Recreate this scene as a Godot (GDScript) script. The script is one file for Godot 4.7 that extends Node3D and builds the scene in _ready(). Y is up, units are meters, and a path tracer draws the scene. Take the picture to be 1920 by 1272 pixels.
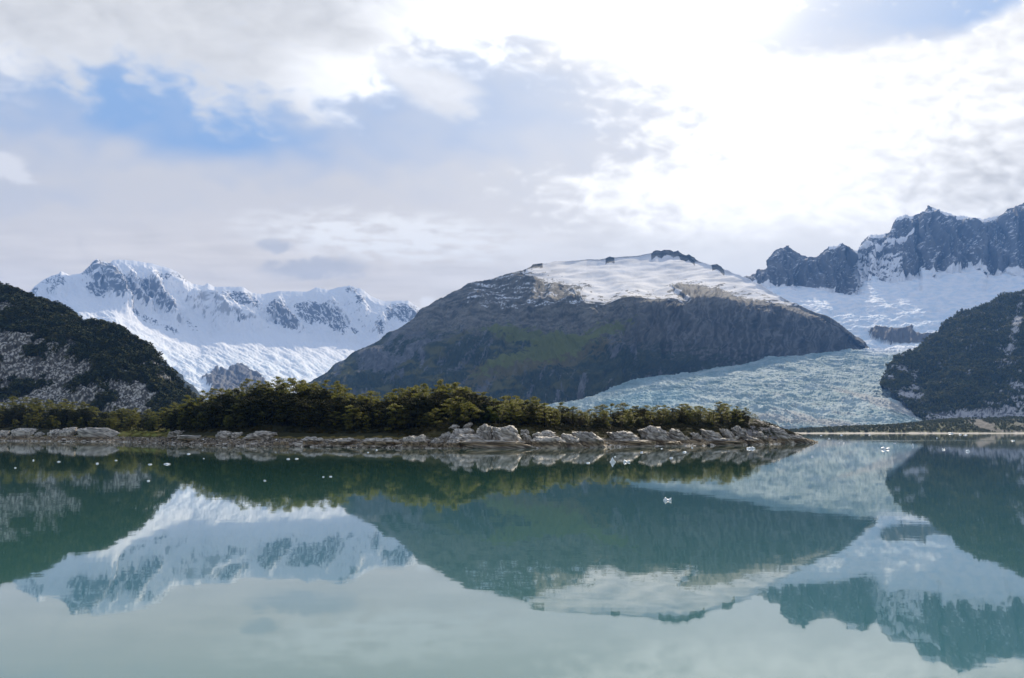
extends Node3D
# A calm fjord: mirror-flat milky water, a wooded rocky point, a hanging glacier and snow mountains against the light.

const LENS := 1464.0                 # focal length in pixels of a 1920 pixel wide photograph
const CT := 0.99306                  # cosine and sine of the camera's upward tilt
const ST := 0.11762
const SKY_W := 4096
enum {LEFT_HILL, FAR_SLOPE, MASSIF, DOME, RANGE, SNOWFIELD, RIGHT_HILL, GLACIER, LOW_SHORE, POINT}

var fbm: FastNoiseLite
var soft: FastNoiseLite
var ridged: FastNoiseLite
var cell: FastNoiseLite
var jobs: Array[Dictionary] = []
var sky_rows: Array = []
var sky_lows: Array = []
var names := {}
var rng := RandomNumberGenerator.new()
var M := {}

# ------------------------------------------------------------------ places
func spot(px: float, py: float, d: float) -> Vector3:      # the point at that distance on the line of sight of a pixel
	var a := (px - 960.0) / LENS
	var b := (636.0 - py) / LENS
	var k := d / (CT - b * ST)
	return Vector3(a * k, 5.0 + k * (b * CT + ST), -d)

func height_to_py(y: float, d: float) -> float:
	var m := (y - 5.0) / d
	return 636.0 - LENS * (m * CT - ST) / (CT + m * ST)

func water_d(px: float, py: float) -> float:
	var b := (636.0 - py) / LENS
	return 5.0 * (CT - b * ST) / -(b * CT + ST)

func at_x(c: PackedVector3Array, x: float) -> Vector2:
	var n := c.size()
	if x <= c[0].x: return Vector2(c[0].y, c[0].z)
	for i in range(1, n):
		if x <= c[i].x:
			var t := (x - c[i - 1].x) / maxf(c[i].x - c[i - 1].x, 1e-4)
			return Vector2(lerpf(c[i - 1].y, c[i].y, t), lerpf(c[i - 1].z, c[i].z, t))
	return Vector2(c[n - 1].y, c[n - 1].z)

func along(c: PackedVector2Array, x: float) -> float:
	var n := c.size()
	if x <= c[0].x: return c[0].y
	for i in range(1, n):
		if x <= c[i].x:
			return lerpf(c[i - 1].y, c[i].y, (x - c[i - 1].x) / maxf(c[i].x - c[i - 1].x, 1e-4))
	return c[n - 1].y

func v3(a: Array) -> PackedVector3Array:                    # [x, y, distance, x, y, distance, ...]
	var o := PackedVector3Array()
	for i in range(0, a.size(), 3): o.append(Vector3(a[i], a[i + 1], a[i + 2]))
	return o

func v2(a: Array) -> PackedVector2Array:
	var o := PackedVector2Array()
	for i in range(0, a.size(), 2): o.append(Vector2(a[i], a[i + 1]))
	return o

func line_at(a: Array, d0: float, d1: float) -> PackedVector3Array:   # a traced line [x, y, ...] whose distance goes from d0 to d1
	var o := PackedVector3Array()
	var x0: float = a[0]
	var x1: float = a[a.size() - 2]
	for i in range(0, a.size(), 2): o.append(Vector3(a[i], a[i + 1], lerpf(d0, d1, (a[i] - x0) / (x1 - x0))))
	return o

# ------------------------------------------------------------------ sky
func ell(x: float, y: float, cx: float, cy: float, rx: float, ry: float, turn: float) -> float:
	var dx := x - cx
	var dy := y - cy
	var c := cos(turn)
	var s := sin(turn)
	var u := (dx * c + dy * s) / rx
	var v := (dy * c - dx * s) / ry
	return 1.0 - smoothstep(0.35, 1.3, sqrt(u * u + v * v))

var cloud_low := v2([-400, 110, 0, 148, 90, 166, 160, 172, 188, 152, 212, 104, 240, 138, 330, 182, 420, 216, 500, 238, 560, 228, 650, 216, 680, 206, 715, 172, 752, 128, 800, 98, 900, 98, 960, 106, 1040, 106, 1100, 118, 1200, 140, 2400, 140])
var cloud_side := v2([0, 1080, 100, 1080, 150, 1165, 200, 1195, 250, 1252, 300, 1240, 328, 1070, 370, 1045, 400, 1110, 440, 1170, 520, 1230, 700, 1300])

func designed_sky(x: float, y: float) -> Vector3:
	var wx := soft.get_noise_2d(x / 150.0, y / 90.0)
	var wy := soft.get_noise_2d(x / 150.0 + 31.7, y / 90.0 + 7.3)
	var u := x * 0.93 + y * 0.36
	var v := y * 0.93 - x * 0.36
	var f := fbm.get_noise_2d(u / 210.0 + wx * 0.3, v / 70.0 + wy * 0.3)       # wind-drawn streaks, falling to the right
	var f2 := fbm.get_noise_2d(x / 60.0 + 9.1 + wx * 0.4, y / 30.0 - 3.7)      # small puffs
	var f3 := fbm.get_noise_2d(x / 190.0 - 5.0, y / 90.0 + 2.0)
	var sun := Vector2(x - 1395.0, y + 6.0).length()
	# clear air, whiter low down and towards the sun
	var veil := 0.62 + 0.38 * smoothstep(140.0, 380.0, y + wy * 40.0)
	veil -= 0.62 * ell(x + wx * 60.0, y + wy * 26.0, 330, 205, 260, 104, 0.34)
	veil -= 0.30 * ell(x + wx * 70.0, y + wy * 35.0, 700, 230, 380, 110, 0.0)
	veil -= 0.28 * ell(x + wx * 80.0, y + wy * 40.0, 60, 205, 190, 70, 0.1)
	veil -= 0.16 * ell(x + wx * 80.0, y + wy * 30.0, 30, 375, 150, 32, 0.0)
	veil -= 0.62 * ell(x + wx * 40.0, y + wy * 15.0, 1760, 10, 270, 60, -0.12)
	veil -= 0.20 * ell(x, y + wy * 15.0, 1010, 200, 220, 100, 0.3)
	veil = clampf(veil + f * 0.10 + f3 * 0.08, 0.0, 1.0)
	var c := Vector3(0.255, 0.40, 0.655).lerp(Vector3(0.63, 0.615, 0.615), veil)
	c = c.lerp(Vector3(0.79, 0.725, 0.655), 0.92 * smoothstep(330.0, 500.0, y))
	c += Vector3(1.0, 0.97, 0.97) * (0.34 * exp(-sun / 200.0) + 0.12 * exp(-sun / 600.0) + 5.0 * exp(-sun / 34.0))
	c *= 1.05
	c = c.lerp(Vector3(0.86, 0.845, 0.83), 0.55 * smoothstep(560.0, 1180.0, x + wx * 60.0) * smoothstep(2100.0, 1500.0, x + y))
	# streaks of thin low cloud over the left mountains
	var low := fbm.get_noise_2d(x / 300.0 + 5.0, y / 26.0) * 0.5 + f * 0.3
	c *= 1.0 + 0.26 * low * smoothstep(380.0, 470.0, y)
	# the upper sheet
	var edge := along(cloud_low, x + wx * 30.0)
	var a := 1.0 - smoothstep(-95.0, 60.0, y - edge + f * 70.0 + f2 * 34.0 + wy * 14.0)
	a = a * a * (3.0 - 2.0 * a) * smoothstep(1400.0, 1180.0, x + f2 * 80.0)
	a *= 1.0 - 0.4 * smoothstep(0.2, 0.6, f3 + f * 0.5) * smoothstep(380.0, 520.0, x) * smoothstep(640.0, 560.0, x) * smoothstep(140.0, 40.0, y)
	var rim := smoothstep(130.0, 0.0, edge - y)
	var lit := 0.71 + 0.07 * f + 0.05 * f2 + 0.05 * f3 + 0.10 * rim + 0.34 * ell(x, y, 655, 165, 170, 80, 0.3) + 0.16 * smoothstep(90.0, 0.0, x) * smoothstep(60.0, 120.0, y)
	lit += smoothstep(560.0, 1000.0, x + f * 60.0) * (0.85 - 0.3 * smoothstep(0.0, 0.4, f2) * smoothstep(40.0, 100.0, y))
	c = c.lerp(Vector3(1.0, 0.99, 0.975) * lit, a * 0.93)
	# the bright mass on the sun's side
	var side := along(cloud_side, y + wy * 18.0)
	var b := smoothstep(-0.9, 1.1, (x - side) / 150.0 + f3 * 0.7 + f2 * 1.0)
	b *= 1.0 - smoothstep(420.0, 520.0, y + f3 * 50.0) * 0.6
	var hole := maxf(ell(x + f2 * 40.0, y + f2 * 30.0, 1570, 40, 200, 74, -0.1), ell(x + f2 * 40.0, y + f2 * 26.0, 1760, 4, 210, 78, -0.28))
	hole = maxf(hole, 0.75 * ell(x + f2 * 40.0, y, 1405, 40, 70, 60, 0.0))
	b *= 1.0 - smoothstep(0.1, 0.75, hole + (f2 * 0.7 + f3 * 0.3) * smoothstep(0.0, 0.3, hole))
	var bright := 0.91 + f2 * 0.19 + 0.6 * exp(-Vector2((x - 1400.0) * 0.8, y - 250.0).length() / 300.0)
	bright -= 0.32 * ell(x + wx * 80.0, y + wy * 40.0, 1930, 350, 270, 90, 0.1) * 0.55
	bright += f2 * 0.14 * smoothstep(1450.0, 1850.0, x) * smoothstep(60.0, 180.0, y) + f3 * 0.12 * smoothstep(1400.0, 1800.0, x)
	c = c.lerp(Vector3(1.0, 0.98, 0.95) * maxf(bright, 0.5), b * 0.98)
	# single clouds
	var lens := ell(x + f * 46.0 + f2 * 22.0, y + f * 22.0 + f2 * 16.0, 812, 164, 112, 48, 0.36)
	c = c.lerp(Vector3(0.95, 0.95, 0.96) * (0.93 + 0.12 * f), smoothstep(0.02, 1.0, lens) * 0.96)
	lens = ell(x + f2 * 34.0, y + f2 * 22.0, 8, 312, 58, 32, 0.35)
	c = c.lerp(Vector3(0.84, 0.83, 0.84), smoothstep(0.05, 0.95, lens) * 0.8)
	var band := ell(x + f2 * 40.0, y + f2 * 14.0, 745, 446, 300, 50, 0.06) * smoothstep(-0.5, 0.5, fbm.get_noise_2d(x / 90.0, y / 20.0) + f2 * 0.3 + 0.15)
	c = c.lerp(Vector3(0.98, 0.965, 0.945), minf(band * 1.15, 1.0))
	lens = maxf(ell(x + f2 * 30.0, y + f2 * 12.0, 590, 503, 110, 24, -0.03), ell(x + f2 * 20.0, y + f2 * 10.0, 520, 463, 40, 15, 0.1))
	c = c.lerp(Vector3(0.47, 0.49, 0.545), smoothstep(0.05, 1.0, lens) * 0.62)
	lens = ell(x + f2 * 12.0, y + f2 * 10.0, 806, 574, 24, 15, 0.0)
	c = c.lerp(Vector3(0.95, 0.92, 0.90), smoothstep(0.1, 0.9, lens))
	c = c.lerp(Vector3(0.92, 0.905, 0.885), 0.75 * smoothstep(860.0, 1250.0, x) * smoothstep(390.0, 480.0, y + f3 * 30.0) * (1.0 - 0.6 * smoothstep(1600.0, 1900.0, x)))
	return c

func generic_sky(dir: Vector3, toward_sun: float) -> Vector3:
	var y := maxf(dir.y, 0.0)
	var flat_x := dir.x / (y + 0.16)
	var flat_z := dir.z / (y + 0.16)
	var f := fbm.get_noise_2d(flat_x * 0.9, flat_z * 0.9)
	var f2 := fbm.get_noise_2d(flat_x * 3.1 + 4.0, flat_z * 3.1)
	var c := Vector3(0.65, 0.635, 0.63).lerp(Vector3(0.22, 0.37, 0.65), smoothstep(0.05, 0.75, y))
	var cover := smoothstep(-0.22, 0.25, f + f2 * 0.35)
	c = c.lerp(Vector3(0.69, 0.68, 0.67) * (1.0 + 0.25 * f2), cover * 0.85)
	var off := acos(clampf(toward_sun, -1.0, 1.0))
	return c + Vector3(1.0, 0.97, 0.95) * (0.9 * exp(-off / 0.26) + 6.0 * exp(-off / 0.032)) + Vector3(0.6, 0.6, 0.58) * cover * exp(-off / 0.5)

const SUN := Vector3(0.2892, 0.4861, -0.8246)

func sky_color(az: float, el: float) -> Vector3:
	var dir := Vector3(sin(az) * cos(el), sin(el), -cos(az) * cos(el))
	var w := 1.0 - smoothstep(0.66, 1.05, absf(az))
	w *= 1.0 - smoothstep(0.47, 0.75, el)
	var c := Vector3.ZERO
	if w < 1.0: c = generic_sky(dir, dir.dot(SUN))
	if w > 0.0:
		var z := dir.y * ST - dir.z * CT
		var up := dir.y * CT + dir.z * ST
		c = c.lerp(designed_sky(960.0 + LENS * dir.x / z, 636.0 - LENS * up / z), w)
	return c

func sky_low_row(r: int) -> void:
	var w := SKY_W / 8
	var h := w / 2
	var row := PackedFloat32Array()
	row.resize(w * 3)
	var el := maxf(PI / 2 - (r + 0.5) / h * PI, 0.002)
	for i in w:
		var az := (i + 0.5) / w * TAU
		if az > PI: az -= TAU
		var c := sky_color(az, el)
		row[i * 3] = c.x
		row[i * 3 + 1] = c.y
		row[i * 3 + 2] = c.z
	sky_lows[r] = row

const HI_W := 844                   # columns and rows of the fine piece of sky, straight ahead
const HI_TOP := 640
const HI_H := 392

func sky_hi_row(r: int) -> void:
	var row := PackedFloat32Array()
	row.resize(HI_W * 3)
	var el := maxf(PI / 2 - (HI_TOP + r + 0.5) / (SKY_W / 2) * PI, 0.0005)
	for i in HI_W:
		var c := sky_color((i - HI_W / 2 + 0.5) / SKY_W * TAU, el)
		row[i * 3] = c.x
		row[i * 3 + 1] = c.y
		row[i * 3 + 2] = c.z
	sky_rows[r] = row

func make_sky() -> ImageTexture:
	var lw := SKY_W / 8
	sky_lows.resize(lw / 2)
	sky_rows.resize(HI_H)
	var t1 := WorkerThreadPool.add_group_task(sky_low_row, lw / 2)
	WorkerThreadPool.wait_for_group_task_completion(t1)
	var t2 := WorkerThreadPool.add_group_task(sky_hi_row, HI_H)
	WorkerThreadPool.wait_for_group_task_completion(t2)
	var all := PackedFloat32Array()
	for r in sky_lows: all.append_array(r)
	var im := Image.create_from_data(lw, lw / 2, false, Image.FORMAT_RGBF, all.to_byte_array())
	im.resize(SKY_W, SKY_W / 2, Image.INTERPOLATE_BILINEAR)
	all = PackedFloat32Array()
	for r in sky_rows: all.append_array(r)
	var hi := Image.create_from_data(HI_W, HI_H, false, Image.FORMAT_RGBF, all.to_byte_array())
	im.blit_rect(hi, Rect2i(HI_W / 2, 0, HI_W / 2, HI_H), Vector2i(0, HI_TOP))
	im.blit_rect(hi, Rect2i(0, 0, HI_W / 2, HI_H), Vector2i(SKY_W - HI_W / 2, HI_TOP))
	return ImageTexture.create_from_image(im)

# ------------------------------------------------------------------ mountains: a surface drawn through traced lines
func loft(n: int) -> void:
	var job := jobs[n]
	var kind: int = job.kind
	var curves: Array = job.curves
	var rows: Array = job.rows
	var nx: int = job.nx
	var x0: float = job.x0
	var x1: float = job.x1
	var nr := 1
	for k in rows: nr += k
	var flat := PackedVector2Array()
	flat.resize(nx * nr)
	var pos := PackedVector3Array()
	pos.resize(nx * nr)
	var pts := PackedVector2Array()
	pts.resize(curves.size())
	for i in nx:
		var px := lerpf(x0, x1, i / float(nx - 1))
		for k in curves.size():
			pts[k] = at_x(curves[k], px)
		var j := 0
		for k in rows.size():
			var before := pts[maxi(k - 1, 0)]
			var after := pts[mini(k + 2, pts.size() - 1)]
			for r in rows[k]:
				var t: float = float(r) / rows[k]
				var q := pts[k].cubic_interpolate(pts[k + 1], before, after, t).lerp(pts[k].lerp(pts[k + 1], t), 0.5)
				flat[j * nx + i] = Vector2(px, q.x)
				pos[j * nx + i] = spot(px, q.x, q.y)
				j += 1
		flat[j * nx + i] = Vector2(px, pts[pts.size() - 1].x)
		pos[j * nx + i] = spot(px, pts[pts.size() - 1].x, pts[pts.size() - 1].y)
	var crest_row: int = nr - 1 - rows[rows.size() - 1] if rows[rows.size() - 1] <= 12 else -1
	var nor := normals_of(pos, nx, nr, crest_row)
	var bent := PackedVector3Array()
	bent.resize(nx * nr)
	for i in nx * nr:
		bent[i] = pos[i] + nor[i] * relief(kind, flat[i].x, flat[i].y, pos[i])
	nor = normals_of(bent, nx, nr, crest_row)
	var col := PackedColorArray()
	col.resize(nx * nr)
	var woods := PackedVector3Array()
	for i in nx * nr:
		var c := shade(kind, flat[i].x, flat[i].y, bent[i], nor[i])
		if c.a < 0.5:
			woods.append(bent[i])
			c.a = 1.0
		col[i] = c
	var idx := PackedInt32Array()
	idx.resize((nx - 1) * (nr - 1) * 6)
	var at := 0
	for j in nr - 1:
		for i in nx - 1:
			var a := j * nx + i
			idx[at] = a
			idx[at + 1] = a + nx
			idx[at + 2] = a + nx + 1
			idx[at + 3] = a
			idx[at + 4] = a + nx + 1
			idx[at + 5] = a + 1
			at += 6
	job.out = [bent, nor, col, idx]
	job.woods = woods

func normals_of(p: PackedVector3Array, nx: int, nr: int, crest_row: int) -> PackedVector3Array:
	var o := PackedVector3Array()
	o.resize(nx * nr)
	for j in nr:
		var up := (j if j == crest_row else mini(j + 1, nr - 1)) * nx     # the crest is lit as the face below it
		var down := maxi(j - 1, 0) * nx
		for i in nx:
			var u := p[j * nx + mini(i + 1, nx - 1)] - p[j * nx + maxi(i - 1, 0)]
			var v := p[up + i] - p[down + i]
			o[j * nx + i] = u.cross(v).normalized()
	return o

var massif_break := v2([20, 590, 100, 560, 150, 558, 215, 572, 260, 596, 300, 614, 340, 630, 370, 640, 420, 628, 520, 634, 600, 640, 680, 650, 830, 665])
var snow_cap := v2([960, 470, 1480, 440, 1500, 574, 1478, 578, 1440, 568, 1400, 562, 1350, 549, 1300, 539, 1255, 536, 1266, 548, 1292, 560, 1296, 568, 1200, 561, 1150, 566, 1102, 571, 1086, 561, 1095, 546, 1050, 533, 1004, 529, 974, 521, 984, 512, 996, 500])
var outcrop := v2([1631, 622, 1640, 617, 1660, 618, 1690, 622, 1700, 617, 1711, 616, 1712, 624, 1728, 629, 1755, 628, 1762, 640, 1730, 644, 1700, 645, 1672, 643, 1650, 638, 1634, 634])
var nunatak := v2([378, 706, 392, 701, 404, 694, 420, 696, 440, 688, 456, 686, 470, 697, 488, 706, 500, 724, 510, 760, 390, 760, 396, 728])
var massif_rocks: Array[PackedVector2Array] = [
	v2([150, 513, 163, 500, 176, 489, 195, 489, 209, 494, 218, 510, 228, 527, 236, 543, 252, 558, 232, 554, 226, 560, 226, 578, 214, 568, 204, 552, 190, 557, 168, 548, 160, 541, 178, 528, 190, 519, 162, 515]),
	v2([76, 532, 92, 522, 108, 513, 122, 520, 124, 530, 112, 545, 106, 555, 98, 545, 102, 534, 84, 534]),
	v2([54, 556, 64, 538, 72, 540, 68, 556]),
	v2([224, 512, 236, 520, 252, 540, 266, 560, 278, 580, 270, 578, 250, 556, 236, 540]),
	v2([256, 528, 278, 526, 290, 545, 310, 566, 326, 594, 316, 594, 296, 575, 284, 560, 276, 575, 266, 556]),
	v2([348, 598, 356, 606, 368, 624, 360, 620, 352, 610]),
	v2([240, 575, 258, 588, 300, 610, 340, 626, 330, 628, 290, 614, 256, 596]),
	v2([290, 512, 330, 512, 344, 518, 348, 530, 330, 524, 300, 520]),
	v2([372, 546, 420, 552, 440, 548, 470, 552, 486, 572, 484, 588, 474, 580, 460, 572, 452, 588, 430, 582, 416, 572, 400, 560, 384, 556]),
	v2([499, 582, 512, 566, 522, 584, 512, 600, 502, 600]),
	v2([514, 612, 524, 587, 541, 594, 552, 608, 564, 628, 551, 634, 546, 630, 530, 624]),
	v2([552, 572, 580, 568, 612, 570, 622, 588, 640, 596, 648, 612, 656, 620, 646, 628, 645, 638, 641, 638, 640, 628, 622, 628, 620, 616, 606, 606, 580, 606, 560, 600]),
	v2([660, 618, 672, 620, 668, 627, 660, 626]),
	v2([667, 556, 682, 560, 680, 570, 674, 578, 668, 570]),
	v2([648, 542, 668, 540, 668, 552, 650, 548]),
	v2([722, 586, 732, 572, 752, 568, 776, 574, 792, 586, 770, 604, 752, 604, 742, 594, 726, 604]),
	v2([700, 622, 708, 608, 716, 618, 720, 632, 708, 640, 704, 630]),
	v2([441, 608, 450, 614, 458, 622, 446, 618]),
]
var meadow := v2([905, 612, 960, 616, 1010, 622, 1060, 628, 1105, 622, 1150, 606, 1180, 604, 1175, 616, 1120, 640, 1070, 664, 1010, 680, 950, 694, 900, 706, 884, 700, 940, 676, 985, 660, 1000, 648, 950, 640, 915, 628])
var brown_bench := v2([880, 690, 960, 672, 1050, 662, 1120, 648, 1150, 640, 1150, 652, 1080, 676, 1000, 700, 930, 716, 880, 735])

var buttresses := [   # the mountain's ribs: [traced line, height, half width]
	[v2([181, 487, 215, 540, 228, 580]), 230.0, 30.0], [v2([278, 500, 300, 560, 326, 602]), 150.0, 20.0], [v2([341, 516, 380, 560, 440, 604, 560, 660, 650, 700]), 220.0, 30.0],
	[v2([246, 516, 264, 556, 280, 582]), 110.0, 14.0], [v2([113, 510, 106, 560]), 90.0, 22.0], [v2([455, 538, 470, 566, 490, 592]), 130.0, 26.0],
	[v2([525, 546, 522, 590, 566, 632]), 190.0, 26.0], [v2([617, 544, 632, 590, 645, 640]), 110.0, 26.0], [v2([744, 564, 712, 606, 706, 642]), 110.0, 26.0], [v2([402, 538, 424, 570, 452, 592]), 90.0, 18.0], [v2([676, 545, 680, 590]), 80.0, 26.0],
]

func away_from(q: Vector2, line: PackedVector2Array) -> float:
	var best := 1e9
	for i in line.size() - 1:
		best = minf(best, q.distance_squared_to(Geometry2D.get_closest_point_to_segment(q, line[i], line[i + 1])))
	return sqrt(best)

func inside(x: float, y: float, poly: PackedVector2Array) -> bool:
	return Geometry2D.is_point_in_polygon(Vector2(x, y), poly)

func relief(kind: int, px: float, py: float, p: Vector3) -> float:
	match kind:
		LEFT_HILL:
			return fbm.get_noise_3d(p.x / 110.0, p.y / 110.0, p.z / 110.0) * 14.0 + ridged.get_noise_3d(p.x / 52.0 + p.y / 90.0, p.y / 70.0, p.z / 50.0) * 6.5 + fbm.get_noise_3d(p.x / 11.0, p.y / 14.0, p.z / 11.0) * 2.6
		FAR_SLOPE:
			return fbm.get_noise_3d(p.x / 120.0, p.y / 120.0, p.z / 120.0) * 20.0
		MASSIF:
			var brk := along(massif_break, px)
			var under := py - along(massif_ridge, px)
			var g := smoothstep(-14.0, 16.0, py - brk)
			var wall := 0.0
			if g < 1.0: wall = soft.get_noise_2d(px / 34.0 - py / 60.0, py / 60.0) * 40.0 * smoothstep(0.0, 30.0, under)
			for b in (buttresses if g < 1.0 else []):
				wall += b[1] * pow(maxf(0.0, 1.0 - away_from(Vector2(px + fbm.get_noise_2d(px / 14.0, py / 14.0) * 9.0, py), b[0]) / b[2]), 1.3) * smoothstep(3.0, 44.0, under)
			wall += (ridged.get_noise_3d((px - 0.6 * py) / 24.0, py / 60.0, 9.0) * 20.0 + fbm.get_noise_3d(p.x / 90.0, p.y / 90.0, p.z / 90.0) * 13.0) * smoothstep(1.0, 16.0, under) + fbm.get_noise_2d(px / 9.0, 3.0) * 6.0
			var ice := soft.get_noise_3d((px + py * 1.3) / 70.0, (py - px * 0.42) / 17.0, 1.0) * 26.0 + fbm.get_noise_3d((px * 0.87 + py * 0.5) / 46.0, (py * 0.87 - px * 0.5) / 5.0, 4.0) * 9.0 + fbm.get_noise_3d((px * 0.87 + py * 0.5) / 7.0, (py * 0.87 - px * 0.5) / 3.0, 8.0) * 7.0
			var o := lerpf(wall, ice, g)
			if inside(px, py, nunatak): o += 22.0 + fbm.get_noise_3d(px / 14.0, py / 16.0, 3.0) * 20.0
			return o
		DOME:
			var cap := inside(px, py, snow_cap)
			var o := soft.get_noise_2d(px / 120.0, py / 60.0) * 34.0
			if cap: return o * 0.6 + 8.0 + soft.get_noise_3d(px / 70.0 + py / 30.0, py / 14.0, 2.0) * 16.0 + fbm.get_noise_3d(px / 20.0 + py / 20.0, py / 7.0, 2.0) * 4.0 - 10.0
			var turn := lerpf(0.93, 1.571, smoothstep(850.0, 1160.0, px))
			var bend := soft.get_noise_2d(px / 50.0, py / 50.0) * 0.5
			var across := px * sin(turn) + py * cos(turn)
			var down := py * sin(turn) - px * cos(turn)
			var fade := smoothstep(0.0, 30.0, py - along(dome_ridge2, px)) * smoothstep(2.0, 40.0, along(dome_foot, px) - py)
			o += (ridged.get_noise_2d(across / 40.0 + bend, down / 240.0) * 24.0 + ridged.get_noise_2d(across / 11.0 + bend * 2.0, down / 70.0) * 7.0) * fade
			return o + fbm.get_noise_2d(px / 7.0, py / 6.0) * 4.0
		RANGE:
			var under := smoothstep(0.0, 26.0, py - along(range_top, px))
			var w := px + soft.get_noise_2d(px / 60.0, py / 60.0) * 14.0 - py * 0.12
			return (ridged.get_noise_2d(w / 58.0, py / 420.0) * 150.0 + ridged.get_noise_2d(w / 13.0 + 7.0, py / 90.0) * 34.0) * under + fbm.get_noise_2d(px / 8.0, py / 10.0) * 16.0 - 30.0
		SNOWFIELD:
			if inside(px, py, outcrop): return 30.0 - (py - 617.0) * 0.8 + fbm.get_noise_2d(px / 14.0, py / 30.0) * 14.0
			return soft.get_noise_3d(px / 60.0, py / 16.0, 1.0) * 26.0 + fbm.get_noise_3d(px / 16.0, py / 3.4, 4.0) * 10.0 + fbm.get_noise_3d(px / 4.0, py / 2.0, 8.0) * 4.0
		RIGHT_HILL:
			return fbm.get_noise_3d(p.x / 260.0, p.y / 260.0, p.z / 260.0) * 40.0 + ridged.get_noise_3d(p.x / 120.0, p.y / 60.0, p.z / 120.0) * 15.0 + fbm.get_noise_3d(p.x / 22.0, p.y / 22.0, p.z / 22.0) * 6.0
		GLACIER:
			var flow := p.z * 0.8 - p.x * 0.6
			var side := p.x * 0.8 + p.z * 0.6
			var bend := soft.get_noise_2d(p.x / 140.0, p.z / 140.0)
			var q := cell.get_noise_3d(flow / 21.0 + bend * 1.6, 0.0, side / 58.0)
			var band := soft.get_noise_2d(p.x / 330.0, p.z / 330.0)
			return band * 22.0 + ridged.get_noise_3d(flow / 60.0 + bend, 0.0, side / 160.0) * 10.0 + q * (6.0 + 6.0 * band) + fbm.get_noise_3d(p.x / 9.0, 0.0, p.z / 16.0) * 5.0
		LOW_SHORE:
			return fbm.get_noise_3d(p.x / 60.0, p.y / 60.0, p.z / 60.0) * 2.0
		POINT:
			var rocky := smoothstep(740.0, 820.0, px)
			return fbm.get_noise_3d(p.x / 7.0, p.y / 7.0, p.z / 7.0) * 0.45 + (ridged.get_noise_3d(p.x / 4.0 + p.z / 9.0, p.y / 2.5, p.z / 7.0) * 0.55 + 0.1) * rocky
	return 0.0

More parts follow.
